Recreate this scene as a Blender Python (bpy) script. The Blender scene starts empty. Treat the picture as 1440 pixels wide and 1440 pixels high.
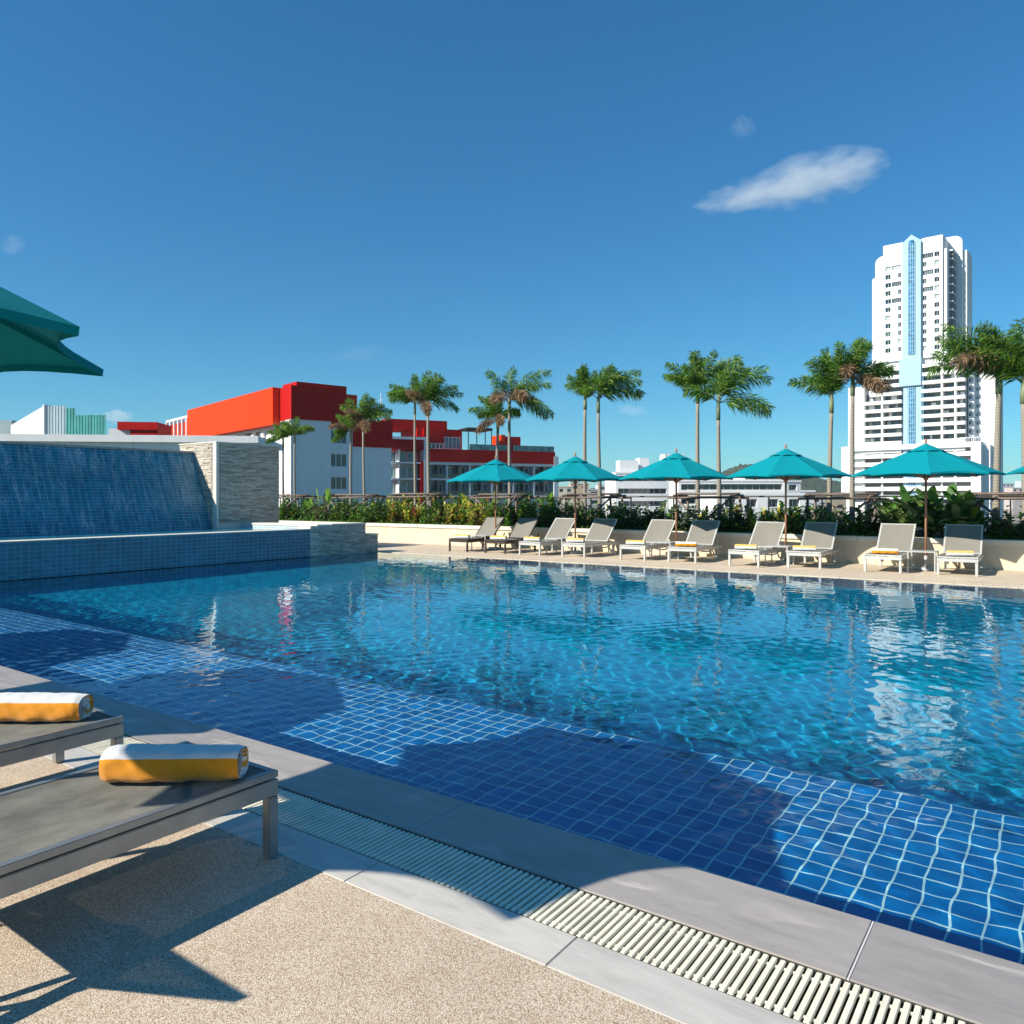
import bpy, bmesh, math, random
import numpy as np
from mathutils import Vector, Matrix, Euler
R = math.radians
random.seed(7); rng = np.random.default_rng(11)
scn = bpy.context.scene
COL = scn.collection

# ------------------------------------------------------------------ camera, sky, sun, exposure
F_PX = 1084.0; YAW = math.atan(770/1084)          # photo is 1440 px wide
CAMZ = 1.6
cam_d = bpy.data.cameras.new('camera'); cam = bpy.data.objects.new('camera', cam_d); COL.objects.link(cam)
cam.location = (0, 0, CAMZ); cam.rotation_euler = (R(90), 0, YAW)
cam_d.sensor_width = 36; cam_d.lens = F_PX/1440*36; cam_d.shift_y = -(720-700)/1440
cam_d.clip_start = 0.05; cam_d.clip_end = 20000
scn.camera = cam

SUN_TRAVEL = Vector((0.55, 1.0, -0.77)).normalized()
to_sun = -SUN_TRAVEL
el = math.asin(to_sun.z); az = math.atan2(to_sun.x, to_sun.y)
w = bpy.data.worlds.new('World'); scn.world = w; w.use_nodes = True
nt = w.node_tree; bg = nt.nodes['Background']
sky = nt.nodes.new('ShaderNodeTexSky'); sky.sky_type = 'NISHITA'; sky.sun_disc = False
sky.sun_elevation = el; sky.sun_rotation = az
sky.air_density = 1.0; sky.dust_density = 0.2; sky.ozone_density = 3.0
hs = nt.nodes.new('ShaderNodeHueSaturation'); hs.inputs['Saturation'].default_value = 1.30; gm = nt.nodes.new('ShaderNodeGamma'); gm.inputs[1].default_value = .80; nt.links.new(sky.outputs[0], gm.inputs[0]); nt.links.new(gm.outputs[0], hs.inputs['Color'])
tn = nt.nodes.new('ShaderNodeMix'); tn.data_type = 'RGBA'; tn.blend_type = 'MULTIPLY'; tn.inputs[0].default_value = 1; tn.inputs[7].default_value = (.40, .98, 1.20, 1)
nt.links.new(hs.outputs[0], tn.inputs[6]); nt.links.new(tn.outputs[2], bg.inputs[0]); bg.inputs[1].default_value = 0.085
sd = bpy.data.lights.new('sun', 'SUN'); sun = bpy.data.objects.new('sun', sd); COL.objects.link(sun)
sd.energy = 4.4; sd.angle = R(0.5); sd.color = (1.0, 0.93, 0.80)
sun.rotation_euler = SUN_TRAVEL.to_track_quat('-Z', 'Y').to_euler(); sun.location = (-20, -30, 30)
sd.cycles.is_caustics_light = True
scn.view_settings.view_transform = 'Standard'; scn.view_settings.look = 'None'
scn.view_settings.gamma = 1; scn.view_settings.exposure = 0.78
cy = scn.cycles
cy.use_denoising = True; cy.max_bounces = 8; cy.volume_bounces = 6; cy.diffuse_bounces = 3; cy.glossy_bounces = 4; cy.transmission_bounces = 6
cy.transparent_max_bounces = 12; cy.caustics_reflective = False; cy.caustics_refractive = True; cy.sample_clamp_indirect = 6

# ------------------------------------------------------------------ helpers
def G(px, py, z=0.0):
    t = (CAMZ-z)*F_PX/(py-700); r = (px-720)/F_PX*t
    c, s = math.cos(YAW), math.sin(YAW)
    return Vector((r*c-t*s, r*s+t*c, z))
def D(px, py, t):
    r = (px-720)/F_PX*t; c, s = math.cos(YAW), math.sin(YAW)
    return Vector((r*c-t*s, r*s+t*c, CAMZ+(700-py)*t/F_PX))
def atY(px, Y, py=700):
    r = (px-720)/F_PX; t = Y/(r*math.sin(YAW)+math.cos(YAW)); return D(px, py, t)

class MB:
    """mesh builder; m = matrix applied to everything added"""
    def __init__(s): s.v = []; s.f = []; s.mi = []; s.sm = []; s.m = Matrix.Identity(4); s.mat = 0; s.smooth = False
    def _add(s, vs, fs):
        b = len(s.v); s.v += [tuple(s.m @ Vector(p)) for p in vs]
        for f in fs: s.f.append([b+i for i in f]); s.mi.append(s.mat); s.sm.append(s.smooth)
    def quad(s, a, b, c, d): s._add([a, b, c, d], [(0, 1, 2, 3)])
    def poly(s, pts): s._add(pts, [tuple(range(len(pts)))])
    def box(s, x0, x1, y0, y1, z0, z1):
        s._add([(x0,y0,z0),(x1,y0,z0),(x1,y1,z0),(x0,y1,z0),(x0,y0,z1),(x1,y0,z1),(x1,y1,z1),(x0,y1,z1)],
               [(0,3,2,1),(4,5,6,7),(0,1,5,4),(1,2,6,5),(2,3,7,6),(3,0,4,7)])
    def bbox(s, x0, x1, y0, y1, z0, z1, b):
        """box with bevelled (chamfered) edges"""
        bm = bmesh.new(); bmesh.ops.create_cube(bm, size=1)
        for v in bm.verts: v.co = Vector(((x0+x1)/2+v.co.x*(x1-x0), (y0+y1)/2+v.co.y*(y1-y0), (z0+z1)/2+v.co.z*(z1-z0)))
        bmesh.ops.bevel(bm, geom=bm.edges[:], offset=b, segments=2, affect='EDGES')
        bm.verts.ensure_lookup_table()
        s._add([v.co.copy() for v in bm.verts], [[v.index for v in f.verts] for f in bm.faces]); bm.free()
    def prism(s, pts, z0, z1):
        n = len(pts)
        s._add([(p[0],p[1],z0) for p in pts]+[(p[0],p[1],z1) for p in pts],
               [tuple(reversed(range(n))), tuple(range(n,2*n))]+[(i,(i+1)%n,n+(i+1)%n,n+i) for i in range(n)])
    def bar(s, a, b, w_, h_=None, up=(0,0,1)):
        a = Vector(a); b = Vector(b); h_ = h_ or w_; d = (b-a).normalized(); u = Vector(up)
        if abs(d.dot(u)) > .98: u = Vector((0,1,0))
        x = d.cross(u).normalized()*w_/2; y = d.cross(x).normalized()*h_/2
        s._add([a-x-y,a+x-y,a+x+y,a-x+y,b-x-y,b+x-y,b+x+y,b-x+y],[(0,3,2,1),(4,5,6,7),(0,1,5,4),(1,2,6,5),(2,3,7,6),(3,0,4,7)])
    def tube(s, pts, rad, n=8, caps=True):
        pts = [Vector(p) for p in pts]; rs = rad if isinstance(rad, (list, tuple)) else [rad]*len(pts)
        vs = []; prev = None
        for i, p in enumerate(pts):
            d = (pts[min(i+1,len(pts)-1)]-pts[max(i-1,0)]).normalized()
            if prev is None:
                u = Vector((0,0,1)) if abs(d.z) < .9 else Vector((1,0,0)); x = d.cross(u).normalized()
            else: x = (prev-d*prev.dot(d)).normalized()
            prev = x; y = d.cross(x)
            for k in range(n):
                a_ = 2*math.pi*k/n; vs.append(p+(x*math.cos(a_)+y*math.sin(a_))*rs[i])
        fs = [(i*n+k, i*n+(k+1)%n, (i+1)*n+(k+1)%n, (i+1)*n+k) for i in range(len(pts)-1) for k in range(n)]
        if caps: fs += [tuple(reversed(range(n))), tuple(range((len(pts)-1)*n, len(pts)*n))]
        s._add(vs, fs)
    def build(s, name, mats, parent=None, loc=None, rz=0):
        me = bpy.data.meshes.new(name); me.from_pydata(s.v, [], s.f)
        for m in (mats if isinstance(mats, (list, tuple)) else [mats]): me.materials.append(m)
        me.polygons.foreach_set('material_index', s.mi); me.polygons.foreach_set('use_smooth', s.sm); me.update()
        o = bpy.data.objects.new(name, me); COL.objects.link(o)
        if parent: o.parent = parent
        if loc is not None: o.location = loc; o.rotation_euler = (0,0,rz)
        return o
def tag(o, label=None, cat=None, group=None, kind=None):
    if label: o['label'] = label
    if cat: o['category'] = cat
    if group: o['group'] = group
    if kind: o['kind'] = kind
    return o
def empty(name, loc=(0,0,0), rz=0, **k):
    o = bpy.data.objects.new(name, None); COL.objects.link(o); o.location = loc; o.rotation_euler = (0,0,rz); o.empty_display_size = .1
    return tag(o, **k)
kids = {}
def copy_tree(o, parent=None):
    c = o.copy(); COL.objects.link(c); c.parent = parent
    for ch in [q for q in bpy.data.objects if q.parent == o]: copy_tree(ch, c)
    return c

# ------------------------------------------------------------------ materials
class NT:
    def __init__(s, name):
        s.m = bpy.data.materials.new(name); s.m.use_nodes = True; s.t = s.m.node_tree; s.n = s.t.nodes; s.b = s.n['Principled BSDF']
        s.out = s.n['Material Output']
    def node(s, typ, **k):
        n = s.n.new(typ)
        for a_, v in k.items():
            if a_.startswith('_'): n.inputs[a_[1:].replace('_', ' ')].default_value = v
            else: setattr(n, a_, v)
        return n
    def link(s, a_, b_): s.t.links.new(a_, b_)
    def math(s, op, a_, b_=None):
        n = s.n.new('ShaderNodeMath'); n.operation = op
        for i, v in enumerate((a_, b_)):
            if v is None: continue
            if isinstance(v, (int, float)): n.inputs[i].default_value = v
            else: s.link(v, n.inputs[i])
        return n.outputs[0]
    def coord(s, which='Object'):
        return s.node('ShaderNodeTexCoord').outputs[which]
    def mapping(s, src, scale=(1,1,1), loc=(0,0,0), rot=(0,0,0)):
        n = s.node('ShaderNodeMapping'); s.link(src, n.inputs[0]); n.inputs['Scale'].default_value = scale
        n.inputs['Location'].default_value = loc; n.inputs['Rotation'].default_value = rot; return n.outputs[0]
    def swz(s, src, order):
        sp = s.node('ShaderNodeSeparateXYZ'); s.link(src, sp.inputs[0]); cb = s.node('ShaderNodeCombineXYZ')
        for i, ch in enumerate(order):
            if ch in 'XYZ': s.link(sp.outputs[ch], cb.inputs[i])
        return cb.outputs[0]
    def noise(s, src, scale, detail=3, rough=.5, out='Fac'):
        n = s.node('ShaderNodeTexNoise'); n.inputs['Scale'].default_value = scale; n.inputs['Detail'].default_value = detail
        n.inputs['Roughness'].default_value = rough; s.link(src, n.inputs['Vector']); return n.outputs[out]
    def ramp(s, fac, stops, interp='LINEAR'):
        n = s.node('ShaderNodeValToRGB'); e = n.color_ramp.elements; n.color_ramp.interpolation = interp
        while len(e) > 1: e.remove(e[-1])
        e[0].position = stops[0][0]; e[0].color = (*stops[0][1], 1)
        for p, c in stops[1:]:
            q = e.new(p); q.color = (*c, 1)
        s.link(fac, n.inputs[0]); return n.outputs[0]
    def mix(s, fac, a_, b_, blend='MIX'):
        n = s.node('ShaderNodeMix', data_type='RGBA', blend_type=blend)
        for sock, v in ((n.inputs[0], fac), (n.inputs[6], a_), (n.inputs[7], b_)):
            if isinstance(v, (int, float)): sock.default_value = v
            elif isinstance(v, tuple): sock.default_value = (*v, 1)
            else: s.link(v, sock)
        return n.outputs[2]
    def bump(s, h, strength=.3, dist=.01):
        n = s.node('ShaderNodeBump'); n.inputs['Strength'].default_value = strength; n.inputs['Distance'].default_value = dist
        s.link(h, n.inputs['Height']); s.link(n.outputs[0], s.b.inputs['Normal'])
    def base(s, c):
        if isinstance(c, tuple): s.b.inputs['Base Color'].default_value = (*c, 1)
        else: s.link(c, s.b.inputs['Base Color'])
    def set(s, **k):
        for a_, v in k.items():
            i = s.b.inputs[a_.replace('_', ' ')]
            if isinstance(v, (int, float, tuple)): i.default_value = v
            else: s.link(v, i)
        return s.m

def plain(name, c, rough=.6, metal=0, vary=.12, scale=3, bump=0, bscale=60, spec=.5):
    N = NT(name); co = N.coord()
    n = N.noise(co, scale, 4); lo = tuple(x*(1-vary) for x in c); hi = tuple(min(1, x*(1+vary)) for x in c)
    N.base(N.ramp(n, [(.3, lo), (.7, hi)])); N.set(Roughness=rough, Metallic=float(metal), Specular_IOR_Level=spec)
    if bump: N.bump(N.noise(co, bscale, 4), bump, .005)
    return N.m

def tile_mat(name, order, w_, h_, cols, grout, mortar=.006, rough=.15, vary=None, wet=None, offset=0.0, coat=0.0):
    N = NT(name); co = N.swz(N.coord(), order)
    br = N.node('ShaderNodeTexBrick', offset=offset, offset_frequency=2, squash=1)
    N.link(co, br.inputs['Vector'])
    for k, v in (('Scale', 1.0), ('Mortar Size', mortar), ('Mortar Smooth', .35), ('Bias', 0.0), ('Brick Width', w_), ('Row Height', h_)): br.inputs[k].default_value = v
    br.inputs['Color1'].default_value = (*cols[0], 1); br.inputs['Color2'].default_value = (*cols[1], 1); br.inputs['Mortar'].default_value = (*grout, 1)
    big = N.noise(co, 1.1, 3)
    c = N.mix(.35, br.outputs['Color'], N.ramp(big, [(.3, (.35,.35,.35)), (.7, (.75,.75,.75))]), 'OVERLAY')
    N.base(c); N.set(Roughness=rough, Coat_Weight=coat)
    inv = N.math('SUBTRACT', 1.0, br.outputs['Fac']); N.bump(inv, .5, .003)
    return N.m

# ------------------------------------------------------------------ pool
PX0, PX1 = -16.6, 7.0           # pool x range
PY0, PYS, PY1 = 3.15, 5.0, 16.4 # near edge, shelf edge, far edge
SH, DP = -0.36, -1.5
M = {}
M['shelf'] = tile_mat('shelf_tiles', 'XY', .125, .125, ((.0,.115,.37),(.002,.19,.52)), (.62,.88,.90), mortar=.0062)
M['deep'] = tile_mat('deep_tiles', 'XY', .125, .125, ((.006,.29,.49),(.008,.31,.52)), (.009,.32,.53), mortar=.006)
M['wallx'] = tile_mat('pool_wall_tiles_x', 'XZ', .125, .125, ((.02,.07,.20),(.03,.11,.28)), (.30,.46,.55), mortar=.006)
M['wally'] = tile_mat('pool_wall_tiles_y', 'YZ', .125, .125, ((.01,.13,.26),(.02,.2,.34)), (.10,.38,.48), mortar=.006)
def flag(o, what):
    setattr(o.cycles, what, True); return o
b = MB(); b.quad((PX0,PY0,SH),(PX1,PY0,SH),(PX1,PYS,SH),(PX0,PYS,SH)); b.mat = 1
b.quad((PX0,PYS,SH),(PX1,PYS,SH),(PX1,PYS,DP),(PX0,PYS,DP)); b.mat = 0
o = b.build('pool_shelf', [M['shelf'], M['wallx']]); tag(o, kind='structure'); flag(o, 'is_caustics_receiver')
b = MB(); b.quad((PX0,PYS,DP),(PX1,PYS,DP),(PX1,PY1,DP),(PX0,PY1,DP))
o = b.build('pool_floor', M['deep']); tag(o, kind='structure'); flag(o, 'is_caustics_receiver')
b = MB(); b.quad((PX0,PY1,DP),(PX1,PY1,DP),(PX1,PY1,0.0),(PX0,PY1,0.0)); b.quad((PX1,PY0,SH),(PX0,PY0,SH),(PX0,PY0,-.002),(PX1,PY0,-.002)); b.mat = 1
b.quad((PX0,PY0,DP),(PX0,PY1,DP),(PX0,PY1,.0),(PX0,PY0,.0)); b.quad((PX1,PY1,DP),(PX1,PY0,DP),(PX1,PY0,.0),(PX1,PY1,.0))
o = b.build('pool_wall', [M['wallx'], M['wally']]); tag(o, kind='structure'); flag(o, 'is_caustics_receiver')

# water: real ripples, one height field
def water_height(x, y):
    h = np.zeros_like(x)
    r2 = np.random.default_rng(5)
    for lam, amp, n in ((1.9, .0012, 5), (.75, .0008, 7), (.38, .00085, 9), (.20, .0008, 11), (.10, .00020, 12)):
        for i in range(n):
            th = r2.normal(R(70), R(42)); l = lam*r2.uniform(.75, 1.3); k = 2*math.pi/l
            h += amp*r2.uniform(.5, 1.2)/math.sqrt(n)*1.6*np.sin(k*(x*math.cos(th)+y*math.sin(th))+r2.uniform(0, 6.28)+.6*np.sin((x*.9+y*.7*r2.uniform(-1,1))+i))
    return h
N = NT('water'); N.n.remove(N.b)
gl = N.node('ShaderNodeBsdfGlass'); gl.inputs['IOR'].default_value = 1.333; gl.inputs['Roughness'].default_value = 0.0
gl.inputs['Color'].default_value = (.86, .97, 1.0, 1); N.link(gl.outputs[0], N.out.inputs[0]); M['water'] = N.m
def grid_axis(a_, b_, f): 
    out = [a_]
    while out[-1] < b_: out.append(min(b_, out[-1]+f(out[-1])))
    return np.array(out)
ys = grid_axis(PY0, PY1, lambda y: .022 if y < 7 else .022+.03*min(1, (y-7)/6))
xs = grid_axis(PX0, PX1, lambda x: .026 if -8 < x < 1 else .045)
XX, YY = np.meshgrid(xs, ys)
ZZ = water_height(XX, YY)*(1-.50*np.clip((YY-4.7)/1.6, 0, 1))
# calmer against the edges so the sheet meets the coping
ZZ = -.012+ZZ
me = bpy.data.meshes.new('pool_water'); nx, ny = len(xs), len(ys)
me.vertices.add(nx*ny); me.vertices.foreach_set('co', np.stack([XX, YY, ZZ], -1).astype(np.float32).ravel())
ii = (np.arange(ny-1)[:, None]*nx+np.arange(nx-1)[None, :]).ravel()
F = np.stack([ii, ii+1, ii+nx+1, ii+nx], -1).astype(np.int32)
me.loops.add(F.size); me.loops.foreach_set('vertex_index', F.ravel()); me.polygons.add(len(F))
me.polygons.foreach_set('loop_start', np.arange(0, F.size, 4, dtype=np.int32)); me.polygons.foreach_set('loop_total', np.full(len(F), 4, np.int32))
me.polygons.foreach_set('use_smooth', np.ones(len(F), bool)); me.update(calc_edges=True); me.materials.append(M['water'])
wo = bpy.data.objects.new('pool_water', me); COL.objects.link(wo); tag(wo, kind='structure'); flag(wo, 'is_caustics_caster')
print('water verts', nx*ny)

# ------------------------------------------------------------------ more materials
def leaf_mat(name, c, c2=None, tr=.35, rough=.45):
    N = NT(name); g = N.node('ShaderNodeNewGeometry'); oi = N.node('ShaderNodeObjectInfo')
    c2 = c2 or tuple(x*.55 for x in c)
    col = N.ramp(g.outputs['Random Per Island'], [(0, c2), (.55, c), (1, tuple(min(1, x*1.35) for x in c))])
    N.base(col); N.set(Roughness=rough, Specular_IOR_Level=.35)
    t = N.node('ShaderNodeBsdfTranslucent'); N.link(col, t.inputs[0]); mx = N.node('ShaderNodeMixShader'); mx.inputs[0].default_value = tr
    N.link(N.b.outputs[0], mx.inputs[1]); N.link(t.outputs[0], mx.inputs[2]); N.link(mx.outputs[0], N.out.inputs[0]); return N.m
def fabric_mat(name, c, tr=.2, weave=900, bump=.25, vary=.08, wv=0, see=0):
    N = NT(name); co = N.coord(); n = N.noise(co, 6, 4)
    col = N.ramp(n, [(.3, tuple(x*(1-vary) for x in c)), (.7, tuple(min(1, x*(1+vary)) for x in c))])
    
    if wv:
        a1 = N.node('ShaderNodeTexWave', wave_type='BANDS', bands_direction='X'); a2 = N.node('ShaderNodeTexWave', wave_type='BANDS', bands_direction='Y')
        for q in (a1, a2): N.link(co, q.inputs[0]); q.inputs['Scale'].default_value = wv; q.inputs['Distortion'].default_value = .4
        mm = N.math('MULTIPLY', a1.outputs['Fac'], a2.outputs['Fac']); col = N.mix(1, col, N.ramp(mm, [(.05, (.45,.45,.45)), (.5, (1.25,1.25,1.22))]), 'MULTIPLY')
        dirt = N.ramp(N.noise(N.mapping(co, (1,.5,1)), 6, 7, .75), [(.35, (.72,.72,.71)), (.65, (1.2,1.2,1.17))]); col = N.mix(1, col, dirt, 'MULTIPLY')
    N.base(col); N.set(Roughness=.9, Specular_IOR_Level=.15)
    N.bump(N.noise(co, weave/8, 2), bump, .004)
    if tr:
        t = N.node('ShaderNodeBsdfTranslucent'); N.link(col, t.inputs[0]); mx = N.node('ShaderNodeMixShader'); mx.inputs[0].default_value = tr
        N.link(N.b.outputs[0], mx.inputs[1]); N.link(t.outputs[0], mx.inputs[2]); N.link(mx.outputs[0], N.out.inputs[0])
    if see:
        t = N.node('ShaderNodeBsdfTransparent'); mx = N.node('ShaderNodeMixShader'); mx.inputs[0].default_value = see
        src = N.out.inputs[0].links[0].from_socket; N.link(src, mx.inputs[1]); N.link(t.outputs[0], mx.inputs[2]); N.link(mx.outputs[0], N.out.inputs[0])
    return N.m
def pebble_mat(name, cols, scale=215, bump=.5):
    N = NT(name); co = N.coord()
    v = N.node('ShaderNodeTexVoronoi', feature='F1'); v.inputs['Scale'].default_value = scale; N.link(co, v.inputs['Vector'])
    sp = N.node('ShaderNodeSeparateColor'); N.link(v.outputs['Color'], sp.inputs[0])
    c = N.ramp(sp.outputs[0], cols)
    edge = N.ramp(v.outputs['Distance'], [(.35, (1,1,1)), (.75, (.62,.58,.55))])
    c = N.mix(1, c, edge, 'MULTIPLY')
    big = N.ramp(N.noise(co, .7, 5, .6), [(.3, (.84,.82,.80)), (.7, (1.04,1.03,1.02))])
    stain = N.ramp(N.noise(co, 4.5, 4, .65), [(.35, (.88,.86,.84)), (.6, (1,1,1))])
    c = N.mix(1, c, big, 'MULTIPLY'); c = N.mix(.7, c, stain, 'MULTIPLY')
    N.base(c); N.set(Roughness=.75, Specular_IOR_Level=.3)
    N.bump(N.math('SUBTRACT', 1.0, v.outputs['Distance']), bump, .003); return N.m
def slate_mat(name, c, vein):
    N = NT(name); co = N.coord(); g = N.node('ShaderNodeNewGeometry')
    m1 = N.mapping(co, (1.2, 6, 1), rot=(0,0,R(12))); n1 = N.noise(m1, 2.2, 6, .6)
    col = N.ramp(n1, [(.25, tuple(x*.78 for x in c)), (.5, c), (.75, tuple(x*1.15 for x in c))])
    isl = N.ramp(g.outputs['Random Per Island'], [(0, (.90,.90,.92)), (1, (1.06,1.05,1.03))]); col = N.mix(1, col, isl, 'MULTIPLY')
    wv = N.node('ShaderNodeTexWave', wave_type='BANDS', bands_direction='Y'); N.link(N.mapping(co, (.35,1,1), rot=(0,0,R(-14))), wv.inputs[0])
    wv.inputs['Scale'].default_value = .9; wv.inputs['Distortion'].default_value = 9; wv.inputs['Detail'].default_value = 5; wv.inputs['Detail Scale'].default_value = 2.5
    vm = N.math('MULTIPLY', N.ramp(wv.outputs['Fac'], [(.93, (0,0,0)), (.985, (1,1,1))]), N.ramp(N.noise(co, 3, 2), [(.45, (0,0,0)), (.7, (.95,.95,.95))]))
    col = N.mix(vm, col, vein); N.base(col); N.set(Roughness=.42, Specular_IOR_Level=.45)
    N.bump(N.noise(m1, 9, 6, .7), .25, .004); return N.m
def wood_mat(name, c, sc=(14,14,1.5)):
    N = NT(name); co = N.mapping(N.coord(), sc); n = N.noise(co, 3, 5, .65)
    N.base(N.ramp(n, [(.25, tuple(x*.5 for x in c)), (.5, c), (.8, tuple(min(1, x*1.4) for x in c))])); N.set(Roughness=.6)
    N.bump(n, .3, .004); return N.m
def stucco(name, c, streak=.12, rough=.8, bump=.15, sc=.25):
    N = NT(name); co = N.coord()
    big = N.ramp(N.noise(co, sc, 5, .6), [(.3, tuple(x*(1-streak) for x in c)), (.7, c)])
    st = N.ramp(N.noise(N.mapping(co, (1.2,1.2,.07)), 1.6, 4, .6), [(.38, (1-streak,)*3), (.6, (1,1,1))])
    N.base(N.mix(1, big, st, 'MULTIPLY')); N.set(Roughness=rough, Specular_IOR_Level=.12)
    N.bump(N.noise(co, 30, 3), bump, .01); return N.m
def glass_mat(name, c, rough=.06, spec=.8):
    N = NT(name); co = N.coord(); n = N.noise(co, .8, 2)
    N.base(N.ramp(n, [(.35, tuple(x*.5 for x in c)), (.65, tuple(x*1.4 for x in c))])); N.set(Roughness=rough, Specular_IOR_Level=spec); return N.m

M['pebble'] = pebble_mat('pebble_wash', [(0, (.48,.36,.25)), (.3, (.68,.55,.42)), (.55, (.78,.67,.53)), (.8, (.86,.79,.67)), (1, (.60,.46,.33))])
M['far_deck'] = pebble_mat('far_paving', [(0, (.70,.57,.43)), (.5, (.80,.68,.53)), (1, (.86,.77,.63))], 120, .2)
M['slate'] = slate_mat('grey_slate', (.34,.31,.285), (.52,.46,.42))
M['marble'] = slate_mat('pale_marble', (.54,.51,.46), (.60,.56,.50))
M['cream'] = stucco('cream_render', (.72,.61,.46), .10, bump=.2, sc=1.2)
M['cap'] = stucco('cream_cap', (.76,.70,.60), .08, sc=1.5)
M['slat'] = plain('ivory_plastic', (.80,.75,.60), .45, vary=.10, scale=8)
M['dark'] = plain('dark_channel', (.03,.032,.025), .8)
M['white'] = stucco('white_paint', (.76,.765,.77), .05)
M['twhite'] = stucco('tower_white', (.82,.82,.81), .06, sc=.05)
M['sealant'] = plain('joint_white', (.6,.58,.56), .7)
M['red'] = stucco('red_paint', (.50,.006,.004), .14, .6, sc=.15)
M['orange'] = stucco('sunlit_red_paint', (.80,.050,.003), .10, .6, sc=.1)  # hotel red as it looks in sun: sunlight is put into the colour
M['glass'] = glass_mat('window_glass', (.015,.03,.04)); M['teal_glass'] = glass_mat('green_glass', (.06,.16,.17))
M['blue_glass'] = glass_mat('blue_curtain_glass', (.05,.20,.36), .1); M['lilac'] = stucco('pale_blue_paint', (.38,.55,.68), .06)
M['curtain'] = plain('curtain', (.35,.42,.42), .8)
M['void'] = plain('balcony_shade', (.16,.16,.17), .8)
M['alu'] = plain('silver_metal', (.30,.30,.29), .38, .55, .10, 12, .1, 200)
M['alu_far'] = plain('pale_metal', (.52,.52,.50), .4, .2, .10, 12)
M['bronze'] = plain('dark_bronze_metal', (.05,.04,.035), .45, .2)
M['black'] = plain('black_metal', (.02,.02,.022), .45, .3)
M['sling'] = fabric_mat('grey_mesh_fabric', (.28,.275,.25), 0, 2400, .3, .10, 44, see=.16)
M['sling_far'] = fabric_mat('taupe_mesh_fabric', (.27,.255,.225), .10, 1200, .2, .04, see=.14)
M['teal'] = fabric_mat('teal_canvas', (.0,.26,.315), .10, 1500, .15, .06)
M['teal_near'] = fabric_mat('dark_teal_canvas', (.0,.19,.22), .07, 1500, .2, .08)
M['wood'] = wood_mat('umbrella_wood', (.36,.16,.085)); M['post'] = wood_mat('weathered_wood', (.15,.11,.085), (6,6,6))
M['soil'] = plain('soil', (.05,.035,.025), .95, bump=.5)

# ------------------------------------------------------------------ decks, coping, grate
DXL, DXR = -30.0, 9.0
b = MB(); b.box(DXL, DXR, -9, 2.212, -.3, 0)
tag(b.build('near_deck', M['pebble']), kind='structure')
b = MB(); x = -1.43-.0-20.0; i = 0
while x < DXR: b.bbox(x, x+.997, 2.2145, 2.428, -.08, .0015, .003); x += 1.0
tag(b.build('edge_paving', M['marble']), kind='structure')
b = MB(); x = -.57-1.96*12
while x < DXR: b.bbox(x, x+1.954, 2.732, 3.165, -.08, .003, .004); x += 1.96
b.mat = 1; x = -.57-1.96*12
while x < DXR: b.box(x-.006, x, 2.733, 3.162, -.06, .0015); x += 1.96
tag(b.build('pool_coping', [M['slate'], M['sealant']]), kind='structure')
b = MB(); b.box(DXL, DXR, 2.4285, 2.7315, -.16, -.045)
b.box(DXL, DXR, 2.4285, 2.434, -.12, -.002); b.box(DXL, DXR, 2.726, 2.7315, -.12, -.002)
tag(b.build('drain_channel', M['dark']), kind='structure')
gr = empty('drain_grate', (-6, 2.58, 0), label='long ivory slatted drain grate between the slate coping and the pale marble strip', cat='grate')
b = MB(); x = -17.0
while x < 8.9:
    jz = random.uniform(-.0012, .0012)
    b.bbox(x, x+.0192, 2.4365, 2.7235, -.014+jz, -.001+jz, .002); x += .0298
o = b.build('slats', M['slat']); o.parent = gr; o.matrix_parent_inverse = Matrix.Translation((6, -2.58, 0))
b = MB()
for yy in (2.475, 2.685): b.box(-17, 1.6, yy-.006, yy+.005, -.016, -.008)
o = b.build('connector', M['slat']); o.parent = gr; o.matrix_parent_inverse = Matrix.Translation((6, -2.58, 0))

YW = 20.2
b = MB(); b.box(-30, DXR, 16.72, YW, -.3, 0); b.box(-30, -16.6, 16.4, 16.72, -.3, 0)
tag(b.build('far_deck', M['far_deck']), kind='structure')
b = MB(); x = -16.597
while x < DXR: b.bbox(x, x+.996, 16.39, 16.55, -.08, .004, .004); x += 1.0
tag(b.build('far_coping', M['far_deck']), kind='structure')
b = MB(); x = -16.59
while x < DXR: b.box(x, x+.022, 16.555, 16.715, -.02, .001); x += .05
b.mat = 1; b.box(-16.597, DXR, 16.552, 16.718, -.1, -.05)
tag(b.build('drain_grate', [M['slat'], M['dark']]), 'pale slatted drain strip along the far pool edge below the row of loungers', 'grate')

# ------------------------------------------------------------------ cascade wall, basin, stone walls
M['casc'] = tile_mat('cascade_tiles', 'YZ', .16, .080, ((.002,.115,.175),(.010,.19,.27)), (.18,.42,.50), mortar=.006, offset=0, rough=.32)
M['basin'] = tile_mat('basin_tiles', 'YZ', .13, .090, ((.0,.12,.19),(.006,.20,.30)), (.16,.36,.44), mortar=.007, offset=0, rough=.32)
M['mosaic'] = tile_mat('light_mosaic', 'XZ', .07, .07, ((.10,.32,.46),(.2,.45,.58)), (.7,.72,.72), mortar=.016, offset=0)
wf = empty('cascade_fountain', (-20, 8, 0), label='sloping blue tiled water cascade with shallow basin at the left end of pool', cat='fountain')
def under(b, name, mats, root):
    o = b.build(name, mats); o.parent = root; o.matrix_parent_inverse = Matrix.Translation(-Vector(root.location)); return o
BY0, BY1 = -4.0, 13.9
b = MB(); b.box(-17.0, -16.6, 2.0, BY1, -.3, .735); b.box(-16.98, -16.6, BY0, 2.0, .0, .735)
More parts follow.
